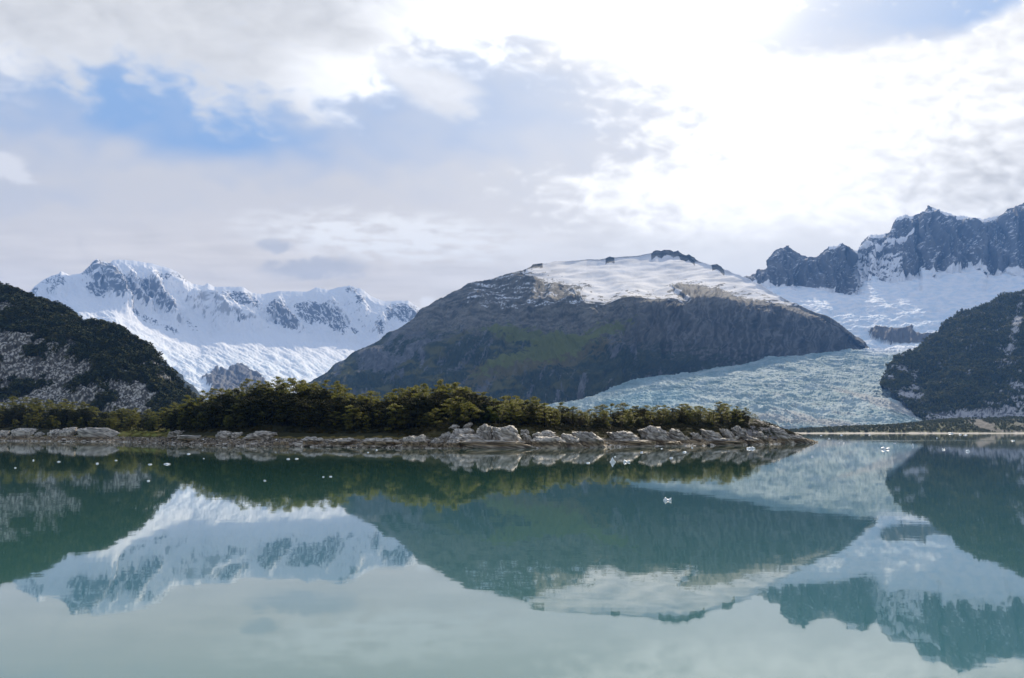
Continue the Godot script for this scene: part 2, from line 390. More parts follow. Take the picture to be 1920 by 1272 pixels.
func shade(kind: int, px: float, py: float, p: Vector3, n: Vector3) -> Color:
	var snow := Color(0.86, 0.86, 0.865)
	match kind:
		LEFT_HILL:
			var f := fbm.get_noise_3d((p.x - p.y * 0.9) / 60.0, (p.y + p.x * 0.5) / 120.0, p.z / 90.0)
			var g := ridged.get_noise_3d((p.x - p.y * 0.8) / 14.0, (p.y + p.x * 0.5) / 46.0, p.z / 30.0)
			var s := fbm.get_noise_3d(p.x / 4.0, p.y / 5.0, p.z / 4.0)
			var rim := along(v2([-260, 440, 0, 545, 100, 596, 200, 640, 262, 672, 297, 714, 340, 760]), px)
			var bare := f * 1.5 + smoothstep(0.0, 90.0, py - rim - 14.0) * 0.66 - 0.29 + g * 0.42 + s * 0.5 - 0.35 * smoothstep(0.45, 0.8, n.y)
			if bare + fbm.get_noise_3d(p.x / 9.0, p.y / 14.0, p.z / 9.0) * 0.55 > 0.06:
				var k := clampf(0.5 + g * 0.5 + s * 0.9, 0.0, 1.0)
				return Color(0.040, 0.038, 0.033).lerp(Color(0.125, 0.118, 0.105), k).lerp(Color(0.46, 0.44, 0.40), smoothstep(0.72, 1.0, k + fbm.get_noise_3d(p.x / 2.0, p.y / 3.0, p.z / 2.0) * 0.4))
			return Color(0.026, 0.030, 0.012, 0.0 if bare < -0.02 else 1.0).lerp(Color(0.045, 0.045, 0.018, 0.0 if bare < -0.02 else 1.0), clampf(0.5 + s, 0.0, 1.0))
		FAR_SLOPE:
			return Color(0.05, 0.055, 0.05)
		MASSIF:
			var wx := px + fbm.get_noise_2d(px / 9.0, py / 9.0) * 7.0
			var wy := py + fbm.get_noise_2d(px / 9.0 + 40.0, py / 9.0) * 7.0
			var g := ridged.get_noise_2d((px - 0.72 * py) / 9.0, py / 26.0)
			var rock := Color(0.15, 0.16, 0.18).lerp(Color(0.24, 0.24, 0.25), clampf(0.5 + g, 0.0, 1.0))
			if inside(wx, wy, nunatak): return rock.lerp(Color(0.08, 0.085, 0.095), 0.6)
			for poly in massif_rocks:
				if inside(wx, wy, poly):
					return snow if n.y > (0.92 if poly == massif_rocks[0] else 0.8) + g * 0.2 or g > 0.52 else rock
			if n.y < 0.22 + g * 0.05 and py < along(massif_break, px): return rock.lerp(snow, 0.35)
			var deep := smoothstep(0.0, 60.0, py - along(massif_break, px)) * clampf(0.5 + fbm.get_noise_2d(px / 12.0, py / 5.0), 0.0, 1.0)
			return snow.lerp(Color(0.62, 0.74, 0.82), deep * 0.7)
		DOME:
			var wx := px + fbm.get_noise_2d(px / 26.0, py / 8.0) * 34.0
			var wy := py + fbm.get_noise_2d(px / 20.0 + 40.0, py / 6.0) * 15.0
			var top: float = along(dome_ridge2, px)
			if inside(wx, wy, snow_cap) and inside(px, py + 3.0, snow_cap) and py > top - 4.0:
				var crag := py < top + 7.0 and ((px > 1222.0 and px < 1304.0) or (px > 995.0 and px < 1019.0) or (px > 1336.0 and px < 1358.0) or (px > 1136.0 and px < 1152.0))
				var thin := not inside(px + fbm.get_noise_2d(px / 50.0 + 11.0, py / 9.0) * 60.0, py + 5.0 + absf(fbm.get_noise_2d(px / 30.0 + 5.0, py / 5.0)) * 26.0, snow_cap) and fbm.get_noise_2d(px / 22.0 + py / 9.0, py / 3.5) > 0.02
				if not crag and not thin: return Color(0.74, 0.725, 0.715).lerp(Color(0.48, 0.485, 0.50), clampf(0.25 + fbm.get_noise_2d(px / 70.0 + py / 24.0, py / 11.0) * 1.0, 0.0, 1.0))
			var turn := lerpf(0.93, 1.571, smoothstep(850.0, 1160.0, px))
			var across := px * sin(turn) + py * cos(turn)
			var down := py * sin(turn) - px * cos(turn)
			var gully := ridged.get_noise_2d(across / 15.0 + soft.get_noise_2d(px / 30.0, py / 30.0) * 0.6, down / 90.0)
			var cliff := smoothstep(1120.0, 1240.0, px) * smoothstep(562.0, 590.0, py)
			var strata := fbm.get_noise_2d(px / 38.0, py / 7.0 + px / 60.0)
			var g := ridged.get_noise_3d(p.x / 60.0, p.y / 180.0, p.z / 60.0)
			var s := fbm.get_noise_3d(p.x / 16.0, p.y / 16.0, p.z / 16.0)
			var bare := smoothstep(672.0, 590.0, py + strata * 40.0 - maxf(0.0, px - 1050.0) * 0.19 + absf(px - 1000.0) * 0.05)
			var rock := Color(0.066, 0.061, 0.045).lerp(Color(0.215, 0.195, 0.155), clampf(0.36 + strata * 0.9 * (1.0 - cliff) + s * 0.4 + gully * (0.3 + 0.35 * cliff), 0.0, 1.0))
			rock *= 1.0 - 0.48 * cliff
			rock = rock.lerp(Color(0.20, 0.195, 0.19), smoothstep(0.25, 0.7, gully) * smoothstep(1150.0, 1300.0, px) * 0.5)
			if bare > 0.5 and py < 580.0 and strata + s * 0.7 > 0.40 and px > 880.0 and px < 1120.0: return Color(0.6, 0.62, 0.66)
			var green := Color(0.018, 0.027, 0.016).lerp(Color(0.046, 0.050, 0.022), clampf(0.45 + s * 0.8 + strata * 0.5 + gully * 0.4, 0.0, 1.0))
			green = green.lerp(Color(0.115, 0.105, 0.035), 0.75 * smoothstep(0.05, 0.4, fbm.get_noise_2d(px / 90.0 + 3.0, py / 22.0)) * smoothstep(1200.0, 1000.0, px))
			var slab := fbm.get_noise_2d(across / 26.0, down / 60.0) * 1.0 + s * 0.45 + gully * 0.2
			slab += ell(px, py, 745, 650, 95, 55, -0.5) * 0.5 - 0.16
			if slab > 0.26: green = Color(0.17, 0.17, 0.17).lerp(Color(0.09, 0.09, 0.09), clampf(0.5 + g, 0.0, 1.0))
			var c := green.lerp(rock, smoothstep(0.3, 0.7, bare + s * 0.3))
			if inside(wx, wy, brown_bench): c = c.lerp(Color(0.115, 0.092, 0.034), 0.75)
			if inside(wx, wy, meadow): c = c.lerp(Color(0.115, 0.125, 0.024), 0.9)
			return c
		RANGE:
			var base := along(range_foot, px)
			var g := ridged.get_noise_3d(p.x / 90.0, p.y / 300.0, p.z / 90.0)
			var f := fbm.get_noise_3d(p.x / 130.0 + p.y / 400.0, p.y / 60.0, p.z / 130.0)
			var top := along(range_top, px)
			if py < top + 7.0 and ((px > 1678.0 and px < 1712.0) or (px > 1750.0 and px < 1882.0) or (px > 1555.0 and px < 1576.0) or (px > 1626.0 and px < 1662.0)) and n.y > 0.2: return snow
			var ramp := py - (470.0 - (px - 1606.0) * 0.27)
			if px > 1604.0 and px < 1712.0 and ramp > -6.0 and ramp < 5.0 + f * 10.0: return snow
			if px > 1606.0 and px < 1690.0 and py > 476.0 and ramp + f * 40.0 > 8.0 and g + f > 0.18: return snow
			if (n.y > 0.82 + f * 0.2 and py > top + 8.0) or (f > 0.6 and n.y > 0.12): return snow.lerp(Color(0.4, 0.42, 0.45), 0.4)
			if py > base + 6.0: return snow
			return Color(0.085, 0.086, 0.092).lerp(Color(0.19, 0.185, 0.18), clampf(0.45 + g * 0.55 + f * 0.4, 0.0, 1.0))
		SNOWFIELD:
			var wx := px + fbm.get_noise_2d(px / 5.0, py / 5.0) * 5.0
			if inside(wx, py, outcrop): return Color(0.08, 0.08, 0.085).lerp(Color(0.14, 0.14, 0.14), clampf(0.5 + ridged.get_noise_2d(px / 4.0, py / 14.0), 0.0, 1.0))
			var blue := clampf(0.3 + fbm.get_noise_2d(px / 26.0, py / 5.0) * 1.1 + smoothstep(560.0, 620.0, py) * 0.4, 0.0, 1.0)
			return snow.lerp(Color(0.58, 0.71, 0.81), blue * 0.8)
		RIGHT_HILL:
			var f := fbm.get_noise_3d(p.x / 150.0, p.y / 70.0, p.z / 150.0)
			var s := fbm.get_noise_3d(p.x / 22.0, p.y / 9.0, p.z / 22.0)
			var low := smoothstep(700.0, 780.0, py + (px - 1700.0) * 0.1) * 0.34
			var bare := f * 0.9 + s * 0.75 + low - 0.50
			bare += ell(px, py, 1690, 718, 42, 38, 0.8) * 0.42 + ell(px, py, 1906, 610, 10, 60, 0.22) * 0.65 + ell(px, py, 1845, 772, 90, 14, -0.12) * 0.35 + ell(px, py, 1775, 690, 60, 20, 0.0) * 0.12
			bare -= ell(px, py, 1790, 750, 70, 26, -0.25) * 0.5
			if bare > 0.0: return Color(0.10, 0.10, 0.10).lerp(Color(0.42, 0.41, 0.40), smoothstep(0.0, 0.22, bare + s * 0.1))
			if py > 772.0 and px > 1740.0 + f * 100.0: return Color(0.12, 0.115, 0.11)
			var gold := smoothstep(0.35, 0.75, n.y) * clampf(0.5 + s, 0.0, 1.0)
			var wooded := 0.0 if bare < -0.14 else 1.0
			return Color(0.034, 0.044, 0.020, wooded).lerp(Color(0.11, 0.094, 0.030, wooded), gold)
		GLACIER:
			var flow := p.z * 0.8 - p.x * 0.6
			var f := fbm.get_noise_3d((p.x * 0.8 + p.z * 0.6) / 90.0, 0.0, flow / 700.0)
			var s := fbm.get_noise_3d(p.x / 24.0, p.y / 8.0, p.z / 24.0)
			var c := Color(0.37, 0.455, 0.46).lerp(Color(0.22, 0.32, 0.335), clampf(0.5 + f * 1.3 + s * 0.4, 0.0, 1.0))
			c = c.lerp(Color(0.22, 0.37, 0.42), 0.6 * smoothstep(0.2, 0.8, ell(px, py, 1215, 752, 110, 24, -0.12) + s * 0.4))
			var dirt := ell(px, py, 1660, 757, 110, 9, 0.30) + ell(px, py, 1560, 792, 110, 10, 0.22) * 0.8 + ell(px, py, 1480, 790, 90, 8, 0.15) * 0.6
			dirt += smoothstep(0.16, 0.5, fbm.get_noise_2d(px / 70.0, py / 7.0 - px / 45.0)) * 0.45 * smoothstep(1250.0, 1450.0, px) * smoothstep(690.0, 780.0, py)
			c = c.lerp(Color(0.33, 0.31, 0.295), clampf(dirt * 0.9 + s * 0.2, 0.0, 0.6))
			return c.lerp(Color(0.72, 0.76, 0.80), smoothstep(672.0, 652.0, py) * smoothstep(1600.0, 1640.0, px))
		LOW_SHORE:
			var f := fbm.get_noise_2d(p.x / 90.0, p.z / 60.0)
			if p.y < 2.2: return Color(0.46, 0.42, 0.36)
			var open := f + ell(px, py, 1842, 797, 60, 8, 0.35) * 0.5 + smoothstep(785.0, 778.0, py) * 0.8
			if px > 1830.0: open += 0.22
			if open > 0.34: return Color(0.09, 0.085, 0.07).lerp(Color(0.22, 0.21, 0.20), clampf(fbm.get_noise_2d(p.x / 20.0, p.z / 30.0) * 1.5, 0.0, 1.0))
			return Color(0.07, 0.075, 0.025, 0.0)
		POINT:
			var f := fbm.get_noise_3d(p.x / 5.0, p.y / 5.0, p.z / 5.0)
			var s := fbm.get_noise_3d(p.x / 1.2, p.y / 0.7, p.z / 1.2)
			var rocky := smoothstep(740.0, 820.0, px)
			var top := lerpf(2.3, 2.2, rocky)
			if p.y + f * 0.8 < top:
				return shore_tone(p.y, f, s, rocky)
			if rocky > 0.5 and px < 1395.0 and p.y + f > 2.9: return Color(0.030, 0.028, 0.012).lerp(Color(0.06, 0.05, 0.018), clampf(0.5 + s, 0.0, 1.0))
			if rocky > 0.5 and px < 1395.0: return Color(0.05, 0.045, 0.03).lerp(Color(0.12, 0.11, 0.09), clampf(0.5 + s, 0.0, 1.0))
			if px > 222.0 and px < 318.0 and py < 822.0: return Color(0.15, 0.17, 0.035).lerp(Color(0.20, 0.155, 0.05), clampf(0.4 + f * 1.5, 0.0, 1.0))
			if px > 1395.0 and f + s * 0.5 > -0.1: return Color(0.19, 0.18, 0.17)
			if p.y + f * 1.2 < top + 0.9: return Color(0.11, 0.09, 0.03)
			return Color(0.030, 0.028, 0.014)
	return Color(0.3, 0.3, 0.3)

func shore_tone(y: float, f: float, s: float, rocky: float) -> Color:       # bare stone in the bands that the tide leaves
	var dry := Color(0.16, 0.15, 0.135).lerp(Color(0.68, 0.64, 0.58), clampf(0.5 + s * 1.1 + f * 0.8, 0.0, 1.0))
	var crack := smoothstep(0.35, 0.75, ridged.get_noise_3d(f * 2.3 + y * 0.25, s * 1.6, y * 0.6 + f))
	dry = dry.lerp(Color(0.045, 0.042, 0.040), crack * 0.8)
	var weed := Color(0.065, 0.050, 0.032).lerp(Color(0.40, 0.31, 0.195), clampf(0.40 + s * 1.3 + f * 0.4, 0.0, 1.0))
	var wash := Color(0.10, 0.085, 0.065).lerp(Color(0.62, 0.56, 0.47), clampf(0.35 + s * 1.8 + f * 0.5, 0.0, 1.0))
	var t := y + f * 0.35
	var c := wash.lerp(weed, smoothstep(0.3, 0.75, t))
	return c.lerp(dry, smoothstep(1.9, 2.5, t))

# ------------------------------------------------------------------ naming
func tag(o: Node, label: String, category: String, group := "", kind := "") -> Node:
	if label: o.set_meta("label", label)
	if category: o.set_meta("category", category)
	if group: o.set_meta("group", group)
	if kind: o.set_meta("kind", kind)
	return o

func numbered(called: String) -> String:
	var n: int = names.get(called, 0)
	names[called] = n + 1
	return called if n == 0 else "%s_%03d" % [called, n]

func mesh_node(called: String, mesh: Mesh, mat: Material, parent: Node = self) -> MeshInstance3D:
	var o := MeshInstance3D.new()
	o.name = numbered(called) if parent == self else called
	o.mesh = mesh
	o.material_override = mat
	parent.add_child(o, true)
	return o

func array_mesh(parts: Array) -> ArrayMesh:
	var a := []
	a.resize(Mesh.ARRAY_MAX)
	a[Mesh.ARRAY_VERTEX] = parts[0]
	a[Mesh.ARRAY_NORMAL] = parts[1]
	if parts[2] != null: a[Mesh.ARRAY_COLOR] = parts[2]
	a[Mesh.ARRAY_INDEX] = parts[3]
	var m := ArrayMesh.new()
	m.add_surface_from_arrays(Mesh.PRIMITIVE_TRIANGLES, a)
	return m

# ------------------------------------------------------------------ traced lines of the mountains
var range_foot := v2([1360, 520, 1406, 527, 1425, 531, 1455, 534, 1492, 540, 1534, 542, 1560, 548, 1594, 554, 1609, 549, 1622, 533, 1635, 523, 1665, 523, 1691, 522, 1725, 516, 1730, 501, 1762, 508, 1800, 499, 1819, 493, 1845, 491, 1850, 514, 1881, 508, 1894, 501, 1920, 510, 2070, 500])
var range_top := v2([1360, 522, 1384, 518, 1404, 514, 1414, 510, 1417, 502, 1427, 500, 1434, 500, 1438, 491, 1444, 482, 1448, 467, 1459, 461, 1470, 459, 1474, 459, 1477, 455, 1481, 459, 1485, 459, 1496, 469, 1511, 476, 1530, 477, 1541, 467, 1552, 459, 1569, 456, 1581, 451, 1592, 458, 1607, 467, 1612, 454, 1622, 441, 1631, 436, 1665, 433, 1671, 416, 1678, 405, 1699, 397, 1712, 401, 1725, 394, 1733, 392, 1740, 381, 1751, 385, 1763, 389, 1781, 396, 1800, 400, 1845, 406, 1875, 399, 1884, 397, 1886, 388, 1901, 384, 1912, 379, 1920, 377, 1990, 372, 2070, 392])
var dome_ridge2 := v2([560, 735, 592, 709, 631, 684, 663, 667, 702, 638, 737, 621, 772, 596, 794, 580, 815, 569, 836, 560, 854, 548, 879, 537, 900, 530, 928, 523, 950, 520, 967, 515, 985, 511, 994, 502, 1001, 495, 1017, 494, 1022, 497, 1056, 495, 1098, 492, 1127, 491, 1144, 486, 1152, 487, 1197, 484, 1224, 480, 1230, 475, 1240, 478, 1246, 474, 1256, 472, 1263, 477, 1272, 472, 1277, 480, 1286, 483, 1292, 478, 1302, 491, 1312, 494, 1335, 503, 1344, 500, 1357, 510, 1384, 518, 1425, 536, 1462, 557, 1500, 574, 1526, 587, 1552, 596, 1575, 611, 1597, 626, 1616, 641, 1634, 657, 1660, 680])
var dome_foot := v2([560, 815, 1000, 815, 1060, 800, 1090, 785, 1130, 765, 1180, 742, 1250, 722, 1330, 708, 1380, 699, 1450, 686, 1560, 672, 1634, 666, 1660, 690])
var massif_top := [10, 580, 57, 547, 64, 537, 82, 524, 97, 517, 110, 514, 113, 509, 123, 512, 129, 516, 151, 513, 160, 506, 176, 489, 181, 486, 189, 490, 197, 491, 206, 494, 211, 488, 223, 487, 252, 489, 283, 494, 314, 502, 333, 510, 341, 516, 347, 524, 362, 533, 377, 535, 381, 536, 389, 531, 402, 538, 433, 538, 455, 538, 472, 549, 490, 552, 525, 546, 577, 547, 593, 539, 617, 544, 634, 539, 656, 536, 678, 542, 696, 556, 722, 565, 744, 564, 766, 564, 779, 573, 794, 583, 840, 610]

var massif_ridge := v2(massif_top)

func dome_depth(x: float) -> float:
	return along(v2([560, 4900, 985, 5050, 1001, 5200, 1060, 6000, 1100, 6400, 1200, 6700, 1300, 6600, 1357, 6300, 1425, 5900, 1500, 5650, 1552, 5550, 1660, 5600]), x)

func back_of(c: PackedVector3Array, far: float, drop: float) -> PackedVector3Array:
	var o := PackedVector3Array()
	for p in c:
		var y := spot(p.x, p.y, p.z).y
		o.append(Vector3(p.x, height_to_py(y * drop, p.z + far), p.z + far))
	return o

func between(a: PackedVector3Array, b: PackedVector3Array, ty: float, td: float) -> PackedVector3Array:
	var xs := []
	for p in a: xs.append(p.x)
	for p in b: xs.append(p.x)
	xs.sort()
	var o := PackedVector3Array()
	for x in xs:
		var u := at_x(a, x)
		var v := at_x(b, x)
		o.append(Vector3(x, lerpf(u.x, v.x, ty), lerpf(u.y, v.y, td)))
	return o

func plan_mountains() -> void:
	# wooded cliff hill beside the cove
	var ridge := line_at([-260, 430, -100, 490, 0, 532, 20, 538, 47, 550, 60, 557, 100, 571, 130, 584, 160, 597, 190, 607, 215, 619, 240, 633, 262, 646, 280, 659, 297, 681, 310, 698, 325, 716, 340, 731, 352, 743, 376, 766], 1350, 1150)
	for i in ridge.size(): ridge[i].y += 9.0
	var foot := line_at([-260, 815, 376, 815], 880, 1020)
	jobs.append({"kind": LEFT_HILL, "x0": -260.0, "x1": 376.0, "nx": 520, "rows": [40, 70, 60, 40, 8],
		"curves": [foot, between(foot, ridge, 0.3, 0.2), between(foot, ridge, 0.68, 0.45), between(foot, ridge, 0.9, 0.7), ridge, back_of(ridge, 350, 0.5)]})
	# blue shoulder between the cliff hill and the far ice
	ridge = line_at([270, 650, 322, 689, 345, 707, 365, 728, 384, 745, 420, 775], 4600, 4300)
	foot = line_at([270, 790, 420, 790], 3900, 3900)
	jobs.append({"kind": FAR_SLOPE, "x0": 270.0, "x1": 420.0, "nx": 90, "rows": [50, 4], "curves": [foot, ridge, back_of(ridge, 500, 0.5)]})
	# snow massif
	ridge = line_at(massif_top, 10000, 10600)
	var brk := PackedVector3Array()
	for p in massif_break: brk.append(Vector3(p.x, p.y, 8900.0 + 500.0 * smoothstep(360.0, 460.0, p.x)))
	jobs.append({"kind": MASSIF, "x0": 10.0, "x1": 840.0, "nx": 640, "rows": [50, 80, 110, 6],
		"curves": [v3([20, 765, 4200, 400, 760, 4000, 830, 765, 4200]), v3([20, 640, 7300, 200, 640, 7200, 320, 692, 6500, 400, 700, 6300, 500, 700, 6400, 640, 705, 6600, 830, 705, 6700]), brk, ridge, back_of(ridge, 900, 0.6)]})
	# the broad dome in the middle
	ridge = PackedVector3Array()
	for p in dome_ridge2: ridge.append(Vector3(p.x, p.y, dome_depth(p.x)))
	foot = v3([560, 815, 3500, 900, 815, 3300, 1000, 815, 3250, 1060, 800, 3280, 1090, 785, 3350, 1130, 765, 3480, 1180, 742, 3700, 1250, 722, 3980, 1330, 708, 4280, 1380, 699, 4480, 1450, 686, 4780, 1560, 672, 5200, 1634, 666, 5420, 1660, 690, 5500])
	var bench := v3([560, 780, 3750, 700, 700, 4000, 850, 640, 4200, 1000, 640, 4150, 1100, 625, 4000, 1200, 600, 4100, 1320, 592, 4480, 1450, 602, 4960, 1540, 622, 5300, 1600, 645, 5480, 1660, 688, 5560])
	var brow := v3([560, 755, 3950, 700, 660, 4400, 850, 590, 4650, 1000, 565, 4420, 1100, 566, 4250, 1200, 560, 4280, 1320, 562, 4640, 1450, 578, 5100, 1540, 604, 5340, 1600, 635, 5520, 1660, 685, 5580])
	var shelf := PackedVector3Array()
	for q in brow:
		var near := ell(q.x, 560.0, 1190.0, 560.0, 190.0, 60.0, 0.0)
		shelf.append(Vector3(q.x, q.y - 7.0 - 3.0 * near, q.z + 70.0 + 260.0 * near))
	var gentle := PackedVector3Array()          # the even snow just below the crest, from which its crags rise
	for i in 111:
		var x := 560.0 + i * 10.0
		var sum := 0.0
		for k in range(-4, 5): sum += along(dome_ridge2, x + k * 11.0) / 9.0
		gentle.append(Vector3(x, maxf(sum, along(dome_ridge2, x)) + 4.0, dome_depth(x) - 130.0))
	jobs.append({"kind": DOME, "x0": 560.0, "x1": 1660.0, "nx": 860, "rows": [100, 60, 24, 70, 14, 6], "curves": [foot, bench, brow, shelf, gentle, ridge, back_of(ridge, 700, 0.7)]})
	# rock walls and the snow basin beneath
	ridge = PackedVector3Array()
	for p in range_top: ridge.append(Vector3(p.x, p.y, 8100.0 if p.x < 1607.0 else 8700.0))
	var base := PackedVector3Array()
	foot = PackedVector3Array()
	for p in range_foot:
		base.append(Vector3(p.x, p.y, 7750.0))
		foot.append(Vector3(p.x, p.y + 22.0, 7650.0))
	jobs.append({"kind": RANGE, "x0": 1360.0, "x1": 2070.0, "nx": 560, "rows": [16, 150, 6], "curves": [foot, base, ridge, back_of(ridge, 500, 0.6)]})
	var top := PackedVector3Array()
	for p in range_foot: top.append(Vector3(p.x, p.y - 3.0, 7850.0))
	jobs.append({"kind": SNOWFIELD, "x0": 1370.0, "x1": 2070.0, "nx": 520, "rows": [50, 60, 60],
		"curves": [v3([1370, 668, 5500, 2070, 664, 5500]), v3([1370, 612, 6100, 2070, 612, 6100]), v3([1370, 565, 6900, 2070, 555, 6900]), top]})
	# wooded hill on the far side of the glacier
	ridge = v3([1655, 716, 3380, 1668, 699, 3450, 1674, 690, 3500, 1690, 679, 3600, 1715, 661, 3750, 1740, 645, 3900, 1757, 632, 3950, 1770, 622, 4000, 1790, 604, 4050, 1806, 592, 4080, 1820, 585, 4100, 1860, 566, 4150, 1885, 554, 4180, 1900, 551, 4200, 1920, 545, 4250, 2000, 520, 4300, 2070, 505, 4300])
	foot = v3([1655, 726, 3300, 1668, 730, 3250, 1690, 757, 3150, 1715, 780, 3050, 1740, 796, 2900, 1800, 800, 2850, 2070, 800, 2800])
	jobs.append({"kind": RIGHT_HILL, "x0": 1655.0, "x1": 2070.0, "nx": 360, "rows": [50, 70, 60, 6],
		"curves": [foot, between(foot, ridge, 0.32, 0.22), between(foot, ridge, 0.74, 0.58), ridge, back_of(ridge, 700, 0.6)]})
	# the ice tongue
	jobs.append({"kind": GLACIER, "x0": 980.0, "x1": 1762.0, "nx": 720, "rows": [110, 200, 12],
		"curves": [v3([980, 812, 2500, 1200, 812, 2400, 1500, 812, 2350, 1700, 812, 2400, 1830, 812, 2500]),
			v3([980, 772, 2800, 1060, 762, 2830, 1200, 748, 2950, 1400, 738, 3100, 1600, 740, 3250, 1670, 752, 3100, 1700, 776, 2930, 1730, 797, 2800, 1760, 808, 2700]),
			v3([980, 775, 3000, 1060, 758, 3150, 1090, 749, 3250, 1130, 735, 3420, 1180, 719, 3620, 1250, 703, 3900, 1330, 692, 4200, 1380, 684, 4400, 1450, 672, 4700, 1560, 660, 5120, 1625, 655, 5320, 1680, 650, 5450, 1740, 650, 5450, 1830, 650, 5450]),
			v3([980, 790, 3200, 1250, 716, 4100, 1625, 668, 5500, 1830, 662, 5600])]})
	# low green shore across the water
	jobs.append({"kind": LOW_SHORE, "x0": 1180.0, "x1": 2070.0, "nx": 560, "rows": [4, 16, 30],
		"curves": [v3([1430, 814, 1990, 2070, 814, 1990]), v3([1430, 812.0, 2040, 2070, 811.9, 2040]),
			v3([1430, 811, 2350, 1480, 809.5, 2350, 1520, 806, 2350, 1560, 804, 2350, 1600, 803, 2350, 1640, 801, 2350, 1700, 798, 2350, 1760, 793, 2350, 1800, 792, 2350, 1850, 795, 2350, 1880, 796, 2350, 1920, 795, 2350, 2070, 792, 2350]),
			v3([1430, 812, 2900, 1560, 806, 2900, 1700, 797, 2900, 1760, 790, 2900, 1800, 786, 2900, 1920, 784, 2900, 2070, 782, 2900])]})
	jobs.append({"kind": POINT, "x0": -120.0, "x1": 1534.0, "nx": 900, "rows": [6, 18, 24, 34, 10], "curves": point_curves()})

# ------------------------------------------------------------------ the wooded point
var waterline := v2([-120, 827, 0, 827, 100, 828, 230, 829, 300, 831.5, 400, 836, 500, 837.5, 600, 838.5, 700, 840, 800, 841, 1000, 841, 1100, 839.5, 1200, 837.5, 1330, 836, 1430, 834, 1500, 831.6, 1534, 830.2])
var shore_top := v2([-120, 816, 0, 817, 100, 818, 230, 821, 300, 822, 400, 825, 500, 826, 600, 828, 700, 829, 760, 829, 820, 826, 900, 822, 1000, 822, 1100, 823, 1200, 822, 1330, 821, 1430, 820, 1480, 824, 1510, 828, 1534, 830])
var wood_foot := v2([-120, 803, 0, 805, 100, 806, 230, 811, 310, 813, 400, 809, 500, 809, 600, 812, 700, 812, 760, 812, 830, 806, 900, 800, 1000, 803, 1060, 807, 1150, 809, 1250, 804, 1350, 800, 1420, 800, 1450, 804, 1480, 814, 1510, 825, 1534, 829.8])
var crest := v2([-120, 783, 0, 784, 150, 786, 230, 800, 300, 803, 345, 790, 370, 782, 440, 768, 500, 757, 600, 759, 680, 772, 740, 776, 800, 768, 850, 766, 900, 780, 960, 791, 1060, 800, 1150, 801, 1250, 796, 1340, 792, 1390, 786, 1420, 789, 1445, 797, 1480, 812, 1510, 824, 1534, 829.6])
var canopy := v2([-120, 752, -60, 757, 0, 756, 30, 751, 60, 755, 110, 756, 150, 757, 175, 768, 195, 772, 230, 765, 280, 776, 320, 766, 345, 752, 370, 744, 400, 738, 440, 724, 470, 720, 495, 711, 510, 716, 540, 712, 565, 716, 585, 710, 610, 717, 622, 716, 640, 728, 670, 735, 700, 738, 740, 736, 755, 730, 790, 724, 815, 721, 835, 718, 855, 722, 868, 721, 885, 735, 905, 740, 930, 748, 980, 748, 1000, 752, 1040, 758, 1080, 766, 1110, 768, 1150, 767, 1180, 764, 1205, 760, 1225, 766, 1250, 762, 1290, 762, 1330, 764, 1360, 759, 1382, 760, 1395, 768, 1410, 775, 1430, 784, 1445, 792, 1480, 810])

func shore_d(px: float) -> float:
	return water_d(px, along(waterline, px))

func depth_of(px: float, band: int) -> float:               # the distances of the five traced lines of the point
	var d := shore_d(px)
	var thin := smoothstep(1540.0, 1400.0, px)
	return d + [0.0, 9.0, 18.0, 62.0][band] * lerpf(0.12, 1.0, thin) + (30.0 * smoothstep(330.0, 100.0, px) if band == 3 else 0.0)

func point_curves() -> Array:
	var o := [PackedVector3Array(), PackedVector3Array(), PackedVector3Array(), PackedVector3Array(), PackedVector3Array(), PackedVector3Array()]
	for i in 130:
		var x := lerpf(-120.0, 1534.0, i / 129.0)
		var d := shore_d(x)
		o[0].append(Vector3(x, height_to_py(-1.6, d - 4.0), d - 4.0))
		o[1].append(Vector3(x, along(waterline, x), d))
		o[2].append(Vector3(x, along(shore_top, x), depth_of(x, 1)))
		o[3].append(Vector3(x, along(wood_foot, x), depth_of(x, 2)))
		var e := depth_of(x, 3)
		o[4].append(Vector3(x, along(crest, x), e))
		o[5].append(Vector3(x, height_to_py(-2.0, e + 70.0), e + 70.0))
	return o

func ground(px: float, v: float) -> Vector3:                # v from the water's edge 0 by shore top 1 and wood foot 2 to the crest 3
	var ys := [along(waterline, px), along(shore_top, px), along(wood_foot, px), along(crest, px)]
	var k := clampi(int(v), 0, 2)
	var t := v - k
	var d := lerpf(depth_of(px, k), depth_of(px, k + 1), t)
	if v > 3.0:
		var e := depth_of(px, 3)
		var q := spot(px, ys[3], e)
		return Vector3(q.x * (1.0 + (v - 3.0) * 70.0 / e), lerpf(q.y, -2.0, v - 3.0), -e - (v - 3.0) * 70.0)
	return spot(px, lerpf(ys[k], ys[k + 1], t), d)

func ground_v(px: float, py: float) -> float:
	var ys := [along(waterline, px), along(shore_top, px), along(wood_foot, px), along(crest, px)]
	if py >= ys[0]: return 0.0
	for k in 3:
		if py >= ys[k + 1]: return k + (ys[k] - py) / maxf(ys[k] - ys[k + 1], 0.01)
	return 3.0

